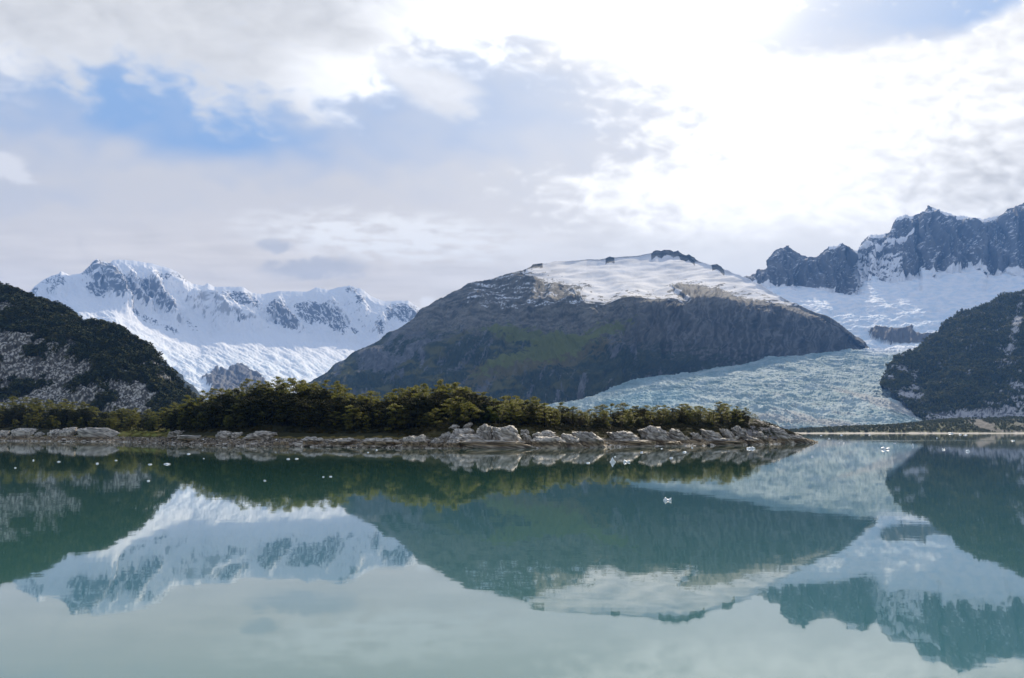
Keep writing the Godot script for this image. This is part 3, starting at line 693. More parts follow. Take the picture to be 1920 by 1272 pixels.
# ------------------------------------------------------------------ plants
func tube(st: SurfaceTool, pts: Array, r0: float, r1: float, sides := 6) -> void:
	for k in pts.size() - 1:
		var a: Vector3 = pts[k]
		var b: Vector3 = pts[k + 1]
		var ra := lerpf(r0, r1, k / float(pts.size() - 1))
		var rb := lerpf(r0, r1, (k + 1) / float(pts.size() - 1))
		var ax := (b - a).normalized()
		var s := ax.cross(Vector3(0.31, 0.12, 0.95)).normalized()
		var t := ax.cross(s)
		for q in sides:
			var d0 := s * cos(TAU * q / sides) + t * sin(TAU * q / sides)
			var d1 := s * cos(TAU * (q + 1) / sides) + t * sin(TAU * (q + 1) / sides)
			for w in [[a + d0 * ra, d0], [b + d1 * rb, d1], [b + d0 * rb, d0], [a + d0 * ra, d0], [a + d1 * ra, d1], [b + d1 * rb, d1]]:
				st.set_normal(w[1])
				st.add_vertex(w[0])

func leaf(st: SurfaceTool, c: Vector3, size: float, level: float) -> void:
	var n := Vector3(rng.randfn() * level, 1.0, rng.randfn() * level).normalized()
	var u := n.cross(Vector3(rng.randfn(), rng.randfn(), rng.randfn())).normalized() * size
	var v := n.cross(u).normalized() * size * rng.randf_range(0.45, 0.8)
	st.set_normal(n)
	for p in [c - u, c + v, c + u, c - u, c + u, c - v]: st.add_vertex(c if p == null else p)

func plate(st: SurfaceTool, c: Vector3, r: float, thick: float, count: int, size: float) -> void:
	for i in count:
		var a := rng.randf() * TAU
		var q := sqrt(rng.randf()) * r * (0.75 + 0.25 * sin(a * 3.0 + c.x * 5.0))
		var y := rng.randfn() * thick * 0.5 * (1.0 - 0.5 * q / r) - q * q / r * 0.12
		leaf(st, c + Vector3(cos(a) * q, y, sin(a) * q), size * rng.randf_range(0.6, 1.35), 0.55)

func tree_meshes(style: int) -> Array:                      # a wind-shaped southern beech about nine metres tall: [trunk, crown]
	var wood := SurfaceTool.new()
	var green := SurfaceTool.new()
	wood.begin(Mesh.PRIMITIVE_TRIANGLES)
	green.begin(Mesh.PRIMITIVE_TRIANGLES)
	var lean := Vector3(rng.randf_range(-0.5, 1.3), 0, rng.randf_range(-0.7, 0.7))
	var stems := 1 if style == 0 or rng.randf() < 0.5 else 2
	for s in stems:
		var foot := Vector3(s * 0.35, -0.8, s * 0.2)
		var tall := 8.2 * rng.randf_range(0.86, 1.0) if s == 0 else 6.4
		var path := []
		for k in 7:
			var t := k / 6.0
			path.append(foot + Vector3(0, (tall + 0.8) * t, 0) + lean * t * t * 1.3 * (1.0 - 2.2 * s) + Vector3(rng.randfn(), 0, rng.randfn()) * 0.13 * t)
		tube(wood, path, 0.21, 0.06, 7)
		var limbs: int = [8, 12, 14][style]
		for b in limbs:
			var lowest: float = [0.58, 0.3, 0.14][style]
			var t := lerpf(lowest, 0.97, (b + rng.randf() * 0.7) / limbs)
			var k := t * 6.0
			var from: Vector3 = path[int(k)].lerp(path[mini(int(k) + 1, 6)], k - int(k))
			var a := b * 2.4 + rng.randf_range(-0.5, 0.5)
			var reach := lerpf([2.5, 2.5, 2.2][style], 1.0, smoothstep(0.75, 1.0, t)) * rng.randf_range(0.65, 1.15)
			var tip := from + Vector3(cos(a) * reach + lean.x * 0.4, rng.randf_range(0.15, 0.9), sin(a) * reach)
			var mid := from.lerp(tip, 0.5) + Vector3(0, -0.12, 0)
			tube(wood, [from, mid, tip], 0.075, 0.025, 4)
			plate(green, tip + Vector3(0, 0.12, 0), rng.randf_range(0.8, 1.6), rng.randf_range(0.22, 0.7), 130, 0.15)
			plate(green, mid + Vector3(rng.randfn() * 0.3, 0.3, rng.randfn() * 0.3), rng.randf_range(0.5, 1.1), rng.randf_range(0.2, 0.7), 60, 0.15)
			if rng.randf() < 0.6: tube(wood, [mid, mid + Vector3(rng.randfn() * 0.7, rng.randf_range(0.3, 0.8), rng.randfn() * 0.7)], 0.03, 0.012, 3)
		plate(green, path[6] + Vector3(0, 0.15, 0), 1.0, 0.4, 110, 0.19)
	return [wood.commit(), green.commit()]

func shrub_mesh(count: int, size: float) -> Mesh:           # a leafy cushion one metre across
	var st := SurfaceTool.new()
	st.begin(Mesh.PRIMITIVE_TRIANGLES)
	for i in count:
		var d := Vector3(rng.randfn(), absf(rng.randfn()), rng.randfn()).normalized() * pow(rng.randf(), 0.4)
		leaf(st, Vector3(d.x * 0.55, d.y * 0.75 + 0.02, d.z * 0.55), size * rng.randf_range(0.6, 1.3), 0.8)
	return st.commit()

func far_tree_mesh() -> Mesh:                               # a small round-headed tree one metre tall, seen from a kilometre off
	var st := SurfaceTool.new()
	st.begin(Mesh.PRIMITIVE_TRIANGLES)
	tube(st, [Vector3(0, -0.2, 0), Vector3(0.02, 0.5, 0)], 0.035, 0.02, 4)
	for i in 74:
		var d := Vector3(rng.randfn(), rng.randfn(), rng.randfn()).normalized() * pow(rng.randf(), 0.45)
		leaf(st, Vector3(d.x * 0.34, 0.58 + d.y * 0.42, d.z * 0.34), rng.randf_range(0.07, 0.15), 0.7)
	return st.commit()

func scatter(called: String, label: String, mesh: Mesh, mat: Material, places: Array, tints: Array) -> void:
	var mm := MultiMesh.new()
	mm.transform_format = MultiMesh.TRANSFORM_3D
	mm.use_colors = true
	mm.mesh = mesh
	mm.instance_count = places.size()
	for i in places.size():
		mm.set_instance_transform(i, places[i])
		mm.set_instance_color(i, tints[i])
	var o := MultiMeshInstance3D.new()
	o.name = called
	o.multimesh = mm
	o.material_override = mat
	add_child(o, true)
	tag(o, label, called.replace("_", " "), "", "stuff")

func woods_on(job: Dictionary, count: int, low: float, high: float, called: String, label: String, gain: float) -> void:
	var w: PackedVector3Array = job.woods
	var places := []
	var tints := []
	for i in count:
		if w.size() == 0: break
		var p := w[rng.randi() % w.size()] + Vector3(rng.randfn(), 0, rng.randfn()) * 2.5
		var h := rng.randf_range(low, high)
		var b := Basis(Vector3.UP, rng.randf() * TAU).scaled(Vector3(h * rng.randf_range(0.9, 1.3), h, h * rng.randf_range(0.9, 1.3)))
		places.append(Transform3D(b, p - Vector3(0, h * 0.12, 0)))
		var k := rng.randf()
		tints.append((Color(0.030, 0.037, 0.014).lerp(Color(0.066, 0.062, 0.018), k * k)) * gain)
	scatter(called, label, far_tree_mesh(), M.far_leaf, places, tints)

# ------------------------------------------------------------------ rocks and ice
func boulder_mesh(size: Vector3, seed_: float, rough: float, lean: float, ground_y: float, angular: float) -> ArrayMesh:
	var nx := 56
	var ny := 34
	var v := PackedVector3Array()
	var c := PackedColorArray()
	var q := absf(sin(seed_ * 12.9))
	var tint := Color(0.92 + 0.34 * q, 0.905 + 0.33 * q, 0.87 + 0.31 * q)
	for j in ny + 1:
		var el := PI * (j / float(ny) - 0.5)
		for i in nx + 1:
			var az := TAU * (i % nx) / nx
			var d := Vector3(cos(el) * cos(az), sin(el), cos(el) * sin(az))
			var e := Vector3(signf(d.x) * pow(absf(d.x), angular), signf(d.y) * pow(absf(d.y), angular), signf(d.z) * pow(absf(d.z), angular))
			var k := 1.0 + rough * (0.75 * soft.get_noise_3d(d.x * 1.3 + seed_, d.y * 1.3, d.z * 1.3) + 0.5 * ridged.get_noise_3d(d.x * 1.6 + d.y * 1.1 + seed_ * 3.0, d.y * 2.6, d.z * 1.6) + 0.16 * ridged.get_noise_3d(d.x * 4.0 + d.y * 3.0 + seed_, d.y * 6.0, d.z * 4.0) + 0.10 * fbm.get_noise_3d(d.x * 9.0 + seed_, d.y * 12.0, d.z * 9.0))
			var p := e * k * size * 0.5
			p.x += lean * p.y
			v.append(p)
			var f := fbm.get_noise_3d(p.x / 2.2 + seed_ * 7.0, p.y / 1.6, p.z / 2.2)
			var s := fbm.get_noise_3d(p.x / 0.6 + seed_, p.y / 0.35 + p.x / 1.4, p.z / 0.6)
			c.append(shore_tone(p.y + ground_y, f, s, 1.0) * tint)
	var lo := v[0]
	var hi := v[0]
	for p in v:
		lo = lo.min(p)
		hi = hi.max(p)
	for i in v.size(): v[i] = Vector3(((v[i].x - lo.x) / (hi.x - lo.x) - 0.5) * size.x, ((v[i].y - lo.y) / (hi.y - lo.y) - 0.5) * size.y, v[i].z)
	return grid_mesh(v, c, nx, ny)

func grid_mesh(v: PackedVector3Array, c: Variant, nx: int, ny: int) -> ArrayMesh:
	var n := PackedVector3Array()
	n.resize(v.size())
	var idx := PackedInt32Array()
	for j in ny:
		for i in nx:
			var a := j * (nx + 1) + i
			for t in [[a, a + 1, a + nx + 2], [a, a + nx + 2, a + nx + 1]]:
				var m := (v[t[2]] - v[t[0]]).cross(v[t[1]] - v[t[0]])
				for q in t: n[q] += m
				idx.append_array(PackedInt32Array(t))
	for j in ny + 1:
		var both := n[j * (nx + 1)] + n[j * (nx + 1) + nx]
		n[j * (nx + 1)] = both
		n[j * (nx + 1) + nx] = both
	for i in n.size(): n[i] = n[i].normalized() if n[i].length() > 1e-9 else Vector3.UP
	return array_mesh([v, n, c, idx])

func add_boulder(px0: float, py0: float, px1: float, py1: float, label: String, lean := 0.0, rough := 0.42, angular := 0.8) -> void:
	var px := (px0 + px1) * 0.5
	var p := ground(px, ground_v(px, py1 - 1.0))
	var d := -p.z
	var w := (px1 - px0) * d / LENS
	var h := (py1 - py0) * d / LENS
	var size := Vector3(w * 1.04, h * 1.75, clampf(w * 0.75, h * 1.2, 7.0))
	var mid := Vector3(p.x, p.y + h - size.y * 0.5, p.z - size.z * 0.22)
	var m := boulder_mesh(size, px * 0.173 + py0, rough, lean, mid.y, angular)
	var o := mesh_node("boulder", m, M.rock)
	o.position = mid
	tag(o, label, "boulder", "boulders along the shore of the point")

func add_ice(px: float, py: float, w_px: float, h_px: float, label: String, shape := 0) -> void:
	var d := water_d(px, py)
	var p := spot(px, py, d)
	if py < 826.5 and px < 900.0:
		p = ground(px, ground_v(px, py))
		d = -p.z
	var w := w_px * 0.85 * d / LENS
	var h := maxf(h_px * d / LENS, 0.12)
	var nx := 20
	var ny := 10
	var v := PackedVector3Array()
	for j in ny + 1:
		var el := PI * (j / float(ny) - 0.5)
		for i in nx + 1:
			var az := TAU * (i % nx) / nx
			var q := Vector3(cos(el) * cos(az), sin(el), cos(el) * sin(az))
			var k := 0.8 + 0.45 * soft.get_noise_3d(q.x * 1.7 + px * 0.37, q.y * 1.7, q.z * 1.7) + 0.25 * fbm.get_noise_3d(q.x * 4.0 + px, q.y * 4.0, q.z * 4.0)
			var up := 1.0
			if shape == 1: up = 0.25 + 0.95 * exp(-pow((q.x + 0.1) * 3.2, 2.0))          # a spike on a flat raft
			if shape == 2: up = 0.45 + 0.9 * smoothstep(0.2, 0.7, absf(q.x - 0.15))        # two humps
			v.append(Vector3(q.x * w * 0.5 * k, q.y * h * (k * up * 0.8 if q.y > 0.0 else 0.6), q.z * w * 0.36 * k))
	var o := mesh_node("ice_floe", grid_mesh(v, null, nx, ny), M.ice)
	o.position = p + Vector3(0, h * 0.1, 0)
	tag(o, label, "ice floe", "ice floes adrift on the water")

# ------------------------------------------------------------------ materials
func noise_texture(frequency: float, octaves: int, seed_: int, as_normal: bool, strength: float, ridge := false) -> NoiseTexture2D:
	var n := FastNoiseLite.new()
	n.seed = seed_
	n.frequency = frequency
	n.noise_type = FastNoiseLite.TYPE_SIMPLEX_SMOOTH
	n.fractal_type = FastNoiseLite.FRACTAL_RIDGED if ridge else FastNoiseLite.FRACTAL_FBM
	n.fractal_octaves = octaves
	var t := NoiseTexture2D.new()
	t.width = 1024
	t.height = 1024
	t.seamless = true
	t.as_normal_map = as_normal
	t.bump_strength = strength
	t.noise = n
	return t

func plain(color: Color, rough: float, specular := 0.3) -> StandardMaterial3D:
	var m := StandardMaterial3D.new()
	m.albedo_color = color.linear_to_srgb()
	m.roughness = rough
	m.metallic_specular = specular
	return m

func make_materials() -> void:
	var m := plain(Color.WHITE, 0.92, 0.2)
	m.vertex_color_use_as_albedo = true
	M.land = m
	m = plain(Color.WHITE, 0.85, 0.22)
	m.vertex_color_use_as_albedo = true
	M.ice_land = m
	m = plain(Color.WHITE, 0.62, 0.45)
	m.vertex_color_use_as_albedo = true
	m.uv1_triplanar = true
	m.uv1_world_triplanar = true
	m.uv1_scale = Vector3.ONE * 0.35
	m.heightmap_enabled = true
	m.heightmap_texture = noise_texture(0.012, 6, 5, false, 1.0, true)
	m.heightmap_scale = 22.0
	M.rock = m
	m = plain(Color(0.80, 0.85, 0.87), 0.35, 0.5)
	M.ice = m
	m = plain(Color.WHITE, 0.8, 0.2)
	m.vertex_color_use_as_albedo = true
	m.backlight_enabled = true
	m.backlight = Color(0.24, 0.24, 0.08)
	M.far_leaf = m
	M.leaf = []
	for c in [Color(0.020, 0.024, 0.008), Color(0.034, 0.036, 0.009), Color(0.052, 0.050, 0.011), Color(0.080, 0.070, 0.014), Color(0.040, 0.072, 0.011)]:
		m = plain(c, 0.6, 0.3)
		m.backlight_enabled = true
		m.backlight = Color(0.52, 0.52, 0.2)
		M.leaf.append(m)
	M.bark = [plain(Color(0.12, 0.11, 0.10), 0.9, 0.2), plain(Color(0.33, 0.315, 0.30), 0.9, 0.2)]
	m = plain(Color(0.052, 0.152, 0.120), 0.015, 0.7)
	m.uv1_triplanar = true
	m.uv1_world_triplanar = true
	m.uv1_scale = Vector3(1.0 / 60.0, 1.0, 1.0 / 26.0)
	m.normal_enabled = true
	m.normal_texture = noise_texture(0.006, 4, 11, true, 12.0)
	m.normal_scale = 0.010
	m.clearcoat_enabled = true
	m.clearcoat = 0.55
	m.clearcoat_roughness = 0.03
	M.water = m
	m = m.duplicate()
	m.roughness = 0.12
	m.normal_scale = 0.05
	M.ruffled = m

# ------------------------------------------------------------------ build
func _ready() -> void:
	var cam := Camera3D.new()
	cam.name = "camera"
	add_child(cam)
	cam.position = Vector3(0, 5, 0)
	cam.rotation = Vector3(atan2(ST, CT), 0, 0)
	cam.fov = rad_to_deg(2.0 * atan(636.0 / LENS))
	cam.near = 0.5
	cam.far = 60000.0
	cam.current = true
	rng.seed = 20240
	fbm = FastNoiseLite.new()
	fbm.noise_type = FastNoiseLite.TYPE_SIMPLEX_SMOOTH
	fbm.frequency = 1.0
	fbm.fractal_octaves = 5
	fbm.seed = 3
	soft = fbm.duplicate()
	soft.fractal_octaves = 2
	soft.seed = 17
	ridged = fbm.duplicate()
	ridged.fractal_type = FastNoiseLite.FRACTAL_RIDGED
	ridged.fractal_octaves = 4
	ridged.seed = 29
	cell = FastNoiseLite.new()
	cell.noise_type = FastNoiseLite.TYPE_CELLULAR
	cell.frequency = 1.0
	cell.fractal_type = FastNoiseLite.FRACTAL_NONE
	cell.cellular_return_type = FastNoiseLite.RETURN_DISTANCE2_SUB
	cell.seed = 41

	var env := Environment.new()
	var sky_mat := PanoramaSkyMaterial.new()
	sky_mat.panorama = make_sky()
	var sky := Sky.new()
	sky.sky_material = sky_mat
	env.background_mode = Environment.BG_SKY
	env.sky = sky
	env.tonemap_mode = Environment.TONE_MAPPER_LINEAR
	env.tonemap_exposure = 1.18
	env.sdfgi_enabled = true
	env.ssao_enabled = true
	env.ssil_enabled = true
	env.fog_enabled = true
	env.fog_density = 0.000044
	env.fog_light_color = Color(0.46, 0.69, 1.0)
	var around := WorldEnvironment.new()
	around.name = "surroundings"
	around.environment = env
	add_child(around)
	var sun := DirectionalLight3D.new()
	sun.name = "sun"
	add_child(sun)
	sun.look_at_from_position(SUN * 100.0, Vector3.ZERO, Vector3.UP)
	sun.light_energy = 1.6
	sun.light_color = Color(1.0, 0.94, 0.84)
	sun.light_angular_distance = 0.6
	sun.shadow_enabled = true

	make_materials()
	plan_mountains()
	var t := WorkerThreadPool.add_group_task(loft, jobs.size())

	var sheet := PlaneMesh.new()
	sheet.size = Vector2(24000, 14000)
	var water := mesh_node("water", sheet, M.water)
	water.position = Vector3(0, 0, -5500)
	tag(water, "calm milky green fjord water mirroring the mountains and sky", "water", "", "structure")
	var patch := SurfaceTool.new()
	patch.begin(Mesh.PRIMITIVE_TRIANGLES)
	patch.set_normal(Vector3.UP)
	for i in 48:
		var q := []
		for k in 2:
			var x := lerpf(1545.0, 2060.0, (i + k) / 48.0)
			var half := 1.1 * smoothstep(0.0, 0.35, (i + k) / 48.0) * (1.0 + 0.5 * soft.get_noise_1d(x / 30.0))
			var mid := 826.8 + 0.7 * soft.get_noise_1d(x / 70.0 + 9.0)
			q.append(spot(x, mid + half, water_d(x, mid + half)))
			q.append(spot(x, mid - half, water_d(x, mid - half)))
		for v in [q[0], q[1], q[3], q[0], q[3], q[2]]: patch.add_vertex(Vector3(v.x, 0.004, v.z))
	tag(mesh_node("ruffled_water", patch.commit(), M.ruffled), "narrow strip of wind-ruffled water beyond the point's tip", "water", "", "structure")
	WorkerThreadPool.wait_for_group_task_completion(t)
	var titles := {
		LEFT_HILL: ["hill", "dark wooded hill with pale broken cliffs behind the cove", M.land],
		FAR_SLOPE: ["hill", "small blue hazy shoulder between cliff hill and far snow slope", M.land],
		MASSIF: ["mountain", "long snow-covered massif with icy slopes above the cove", M.ice_land],
		DOME: ["mountain", "broad dark dome mountain with thin snow cap behind the wooded point", M.land],
		RANGE: ["mountain", "jagged grey rock walls rising above the high snow basin", M.land],
		SNOWFIELD: ["snowfield", "high bluish snow basin beneath the jagged rock walls", M.ice_land],
		RIGHT_HILL: ["hill", "dark forested hill beside the glacier with bare rock streaks", M.land],
		GLACIER: ["glacier", "pale blue crevassed glacier tongue flowing down behind the point", M.ice_land],
		LOW_SHORE: ["shore", "low green far shore with thin pale beach", M.land],
		POINT: ["terrain", "rocky wooded point with pebble beach reaching into the water", M.land],
	}
	for job in jobs:
		var info: Array = titles[job.kind]
		var o := mesh_node(info[0], array_mesh(job.out), info[2])
		tag(o, info[1], info[0], "", "structure")
		if job.kind == LEFT_HILL: woods_on(job, 9000, 6.0, 13.0, "cliff_forest", "dense dark forest covering the cliff hill behind the cove", 1.6)
		if job.kind == RIGHT_HILL: woods_on(job, 14000, 8.0, 16.0, "hill_forest", "dense forest covering the hill beside the glacier", 3.0)
		if job.kind == LOW_SHORE: woods_on(job, 5000, 5.0, 11.0, "shore_forest", "low green scrub forest along the far beach", 2.6)
	build_point()
	build_rocks()
	build_ice()

const ORDINAL := ["first", "second", "third", "fourth", "fifth", "sixth", "seventh", "eighth", "ninth", "tenth", "eleventh", "twelfth", "thirteenth", "fourteenth", "fifteenth", "sixteenth", "seventeenth", "eighteenth", "nineteenth", "twentieth", "twenty-first", "twenty-second", "twenty-third", "twenty-fourth"]

func build_point() -> void:
	var protos := []
	for style in 3:
		var list := []
		for k in 4: list.append(tree_meshes(style))
		protos.append(list)
	# where the trees stand, from the shore back: [x, v, height, style, tone]
	var zones := [[-110, 228, "behind the grey slabs of the cove"], [228, 330, "behind the little meadow"], [330, 440, "on the slope between meadow and summit"], [440, 560, "below the highest tree tops"],
		[560, 680, "beneath the snowy ranges' dip"], [680, 770, "in the hollow between both tree clumps"], [770, 900, "above the big boulders"], [900, 1060, "behind the pale boulders"], [1060, 1230, "of the thin stand before the glacier"], [1230, 1420, "on the last knoll near the tip"]]
	var tiers := [[2.03, "shoreline beech"], [2.3, "lower beech"], [2.62, "upper beech"], [2.97, "skyline beech"]]
	for z in zones.size():
		var zone: Array = zones[z]
		for tier in 4:
			var n := int((zone[1] - zone[0]) / [20.5, 18.5, 19.5, 16.5][tier])
			if z == 8: n = int(n * [1.0, 0.7, 0.8, 1.15][tier])
			if z == 1 and tier == 0: n = 0
			for i in n:
				var px := lerpf(zone[0], zone[1], (i + 0.5 + rng.randf_range(-0.42, 0.42)) / n)
				var v: float = tiers[tier][0] + rng.randf_range(-0.03 if tier == 0 else -0.2, 0.17)
				if tier == 3: v = rng.randf_range(2.88, 3.04)
				var p := ground(px, v)
				var d := -p.z
				var top := spot(px, along(canopy, px) - 9.0 + (17.0 if z < 8 else 24.0) * pow(rng.randf(), 1.6), d).y
				var h := rng.randf_range(4.5, 9.0)
				if tier == 3: h = clampf(top - p.y, 4.0, 17.0)
				elif tier == 2: h = clampf((top - p.y) * rng.randf_range(0.82, 0.98), 4.0, 15.0)
				else: h = clampf(minf(h, (top - p.y) * 0.85), 2.5, 9.0)
				var style := 0 if (z == 8 and rng.randf() < 0.75) or (tier == 3 and rng.randf() < 0.4) else 2 if tier < 2 and rng.randf() < 0.55 else 1
				var tone := rng.randi() % 2
				if px > 540.0 and px < 1060.0: tone = mini(rng.randi_range(1, 4), 3)
				if px > 1230.0: tone = rng.randi_range(0, 2)
				if px > 885.0 and px < 945.0 and tier < 3: tone = 4
				var pair: Array = protos[style][rng.randi() % 4]
				var o := Node3D.new()
				o.name = numbered("beech_tree")
				add_child(o)
				mesh_node("trunk", pair[0], M.bark[1 if z == 8 or rng.randf() < 0.55 else 0], o)
				mesh_node("crown", pair[1], M.leaf[tone], o)
				o.position = p
				o.rotation.y = rng.randf() * TAU if tier < 3 else rng.randf_range(-1.3, 1.3)
				var s := h / 8.1
				o.scale = Vector3(s * rng.randf_range(0.85, 1.2), s, s * rng.randf_range(0.85, 1.2)) if h < 10.0 else Vector3(s * 0.8, s, s * 0.8)
				var look: String = ["dark green", "olive green", "yellowish", "golden olive", "bright green"][tone]
				tag(o, "%s %s %s, %s counted towards the tip" % [look, tiers[tier][1], zone[2], ORDINAL[i % 24]], "tree", "beech trees on the wooded point")
	# the trees that stand behind and between those
	for k in 2:
		var pair: Array = protos[2 - k][k + 1]
		var spots := []
		var barks := []
		var hues := []
		for i in 330:
			var px := rng.randf_range(-110.0, 1060.0) if rng.randf() < 0.82 else rng.randf_range(1060.0, 1405.0)
			var v := rng.randf_range(2.12, 2.95)
			if px > 222.0 and px < 325.0 and v < 2.3: continue
			var p := ground(px, v)
			var top := spot(px, along(canopy, px) + rng.randf_range(0.0, 12.0), -p.z).y
			var h := clampf((top - p.y) * rng.randf_range(0.6, 0.98), 2.5, 10.0)
			spots.append(Transform3D(Basis(Vector3.UP, rng.randf() * TAU).scaled(Vector3.ONE * h / 8.1), p))
			hues.append(Color(0.022, 0.028, 0.009).lerp(Color(0.056, 0.052, 0.013), rng.randf() * smoothstep(380.0, 640.0, px) * 0.9 + rng.randf() * 0.35))
			barks.append(Color(0.11, 0.10, 0.09).lerp(Color(0.26, 0.25, 0.24), rng.randf()))
		scatter("forest_canopy" if k == 0 else "forest_canopy_001", "beech crowns crowding between the nearer trees of the point", pair[1], M.far_leaf, spots, hues)
		scatter("tree_trunks" if k == 0 else "tree_trunks_001", "grey beech trunks crowding between the nearer trees of the point", pair[0], M.land, spots, barks)
	# bushes under and between the trees
	var places := []
	var tints := []
	for i in 6400:
		var px := rng.randf_range(-115.0, 1500.0) if rng.randf() < 0.7 else rng.randf_range(1040.0, 1490.0)
		var v := 1.95 + 1.3 * pow(rng.randf(), 1.5)
		if px > 745.0 and px < 1420.0 and rng.randf() < 0.45: v = rng.randf_range(1.55, 2.08)
		if px > 225.0 and px < 318.0 and v < 2.08: continue
		if px > 1400.0 and rng.randf() < 0.25: continue
		var p := ground(px, v)
		if p.y < 1.6: continue
		var s := rng.randf_range(0.6, 1.9) if v > 2.04 or px > 760.0 else rng.randf_range(0.4, 1.3)
		if px > 1400.0: s *= rng.randf_range(0.6, 1.3)
		if px > 1050.0 and px < 1400.0 and v > 2.04: s *= rng.randf_range(1.0, 1.9)
		places.append(Transform3D(Basis(Vector3.UP, rng.randf() * TAU).scaled(Vector3(s * rng.randf_range(1.0, 1.7), s, s * rng.randf_range(1.0, 1.5))), p - Vector3(0, 0.1, 0)))
		var k := rng.randf()
		tints.append(Color(0.020, 0.024, 0.008).lerp(Color(0.085, 0.062, 0.018) if v < 2.06 else Color(0.045, 0.042, 0.013), k * k))
	scatter("undergrowth", "olive and rust coloured bushes filling the wood's floor", shrub_mesh(190, 0.07), M.far_leaf, places, tints)
	# the meadow by the cove
	places = []
	tints = []
	for i in 2600:
		var px := rng.randf_range(222.0, 320.0)
		var p := ground(px, rng.randf_range(1.1, 2.15))
		var s := rng.randf_range(0.25, 0.6)
		places.append(Transform3D(Basis(Vector3.UP, rng.randf() * TAU).scaled(Vector3(s * 1.5, s, s * 1.5)), p))
		tints.append(Color(0.13, 0.16, 0.03).lerp(Color(0.22, 0.17, 0.05), rng.randf()))
	scatter("grass", "bright green grass of the little meadow beside the cove", shrub_mesh(60, 0.10), M.far_leaf, places, tints)
	# pebbles
	places = []
	tints = []
	for i in 9000:
		var px := rng.randf_range(-110.0, 1140.0) if rng.randf() < 0.35 else rng.randf_range(225.0, 840.0)
		var p := ground(px, 1.25 * rng.randf())
		var s := rng.randf_range(0.12, 0.5) * (1.0 + 1.4 * pow(rng.randf(), 8.0))
		places.append(Transform3D(Basis.from_euler(Vector3(rng.randf(), rng.randf() * TAU, rng.randf())).scaled(Vector3(s * 1.4, s, s)), p + Vector3(0, rng.randf_range(-0.05, 0.12), 0)))
		tints.append(Color(0.05, 0.042, 0.032).lerp(Color(0.42, 0.37, 0.30), pow(rng.randf(), 1.7)))
	var stone := SphereMesh.new()
	stone.radius = 0.5
	stone.height = 0.8
	stone.radial_segments = 7
	stone.rings = 4
	var big := []
	var hue := []
	for i in 900:
		var px := rng.randf_range(-110.0, 1525.0)
		var p := ground(px, pow(rng.randf(), 1.4) * 0.95)
		var s := rng.randf_range(0.35, 1.0) * (1.0 + 1.3 * pow(rng.randf(), 4.0)) * (0.75 if px < 760.0 else 1.0)
		big.append(Transform3D(Basis.from_euler(Vector3(rng.randf_range(-0.3, 0.3), rng.randf() * TAU, rng.randf_range(-0.3, 0.3))).scaled(Vector3(s * rng.randf_range(1.2, 2.4), s * 0.7, s)), p + Vector3(0, s * rng.randf_range(-0.1, 0.2), 0)))
		var k := rng.randf()
		hue.append(Color(0.05, 0.04, 0.028).lerp(Color(0.34, 0.27, 0.18), k) if rng.randf() < 0.8 else Color(0.55, 0.51, 0.45))
	var lump := boulder_mesh(Vector3.ONE, 3.3, 0.6, 0.0, 9.0, 0.8)
	var arr := lump.surface_get_arrays(0)
	scatter("tidal_stones", "brown and bleached stones lying in the tidal band of the point", array_mesh([arr[Mesh.ARRAY_VERTEX], arr[Mesh.ARRAY_NORMAL], null, arr[Mesh.ARRAY_INDEX]]), M.land, big, hue)
	scatter("pebbles", "brown and grey stones of the tidal beach", stone, M.land, places, tints)

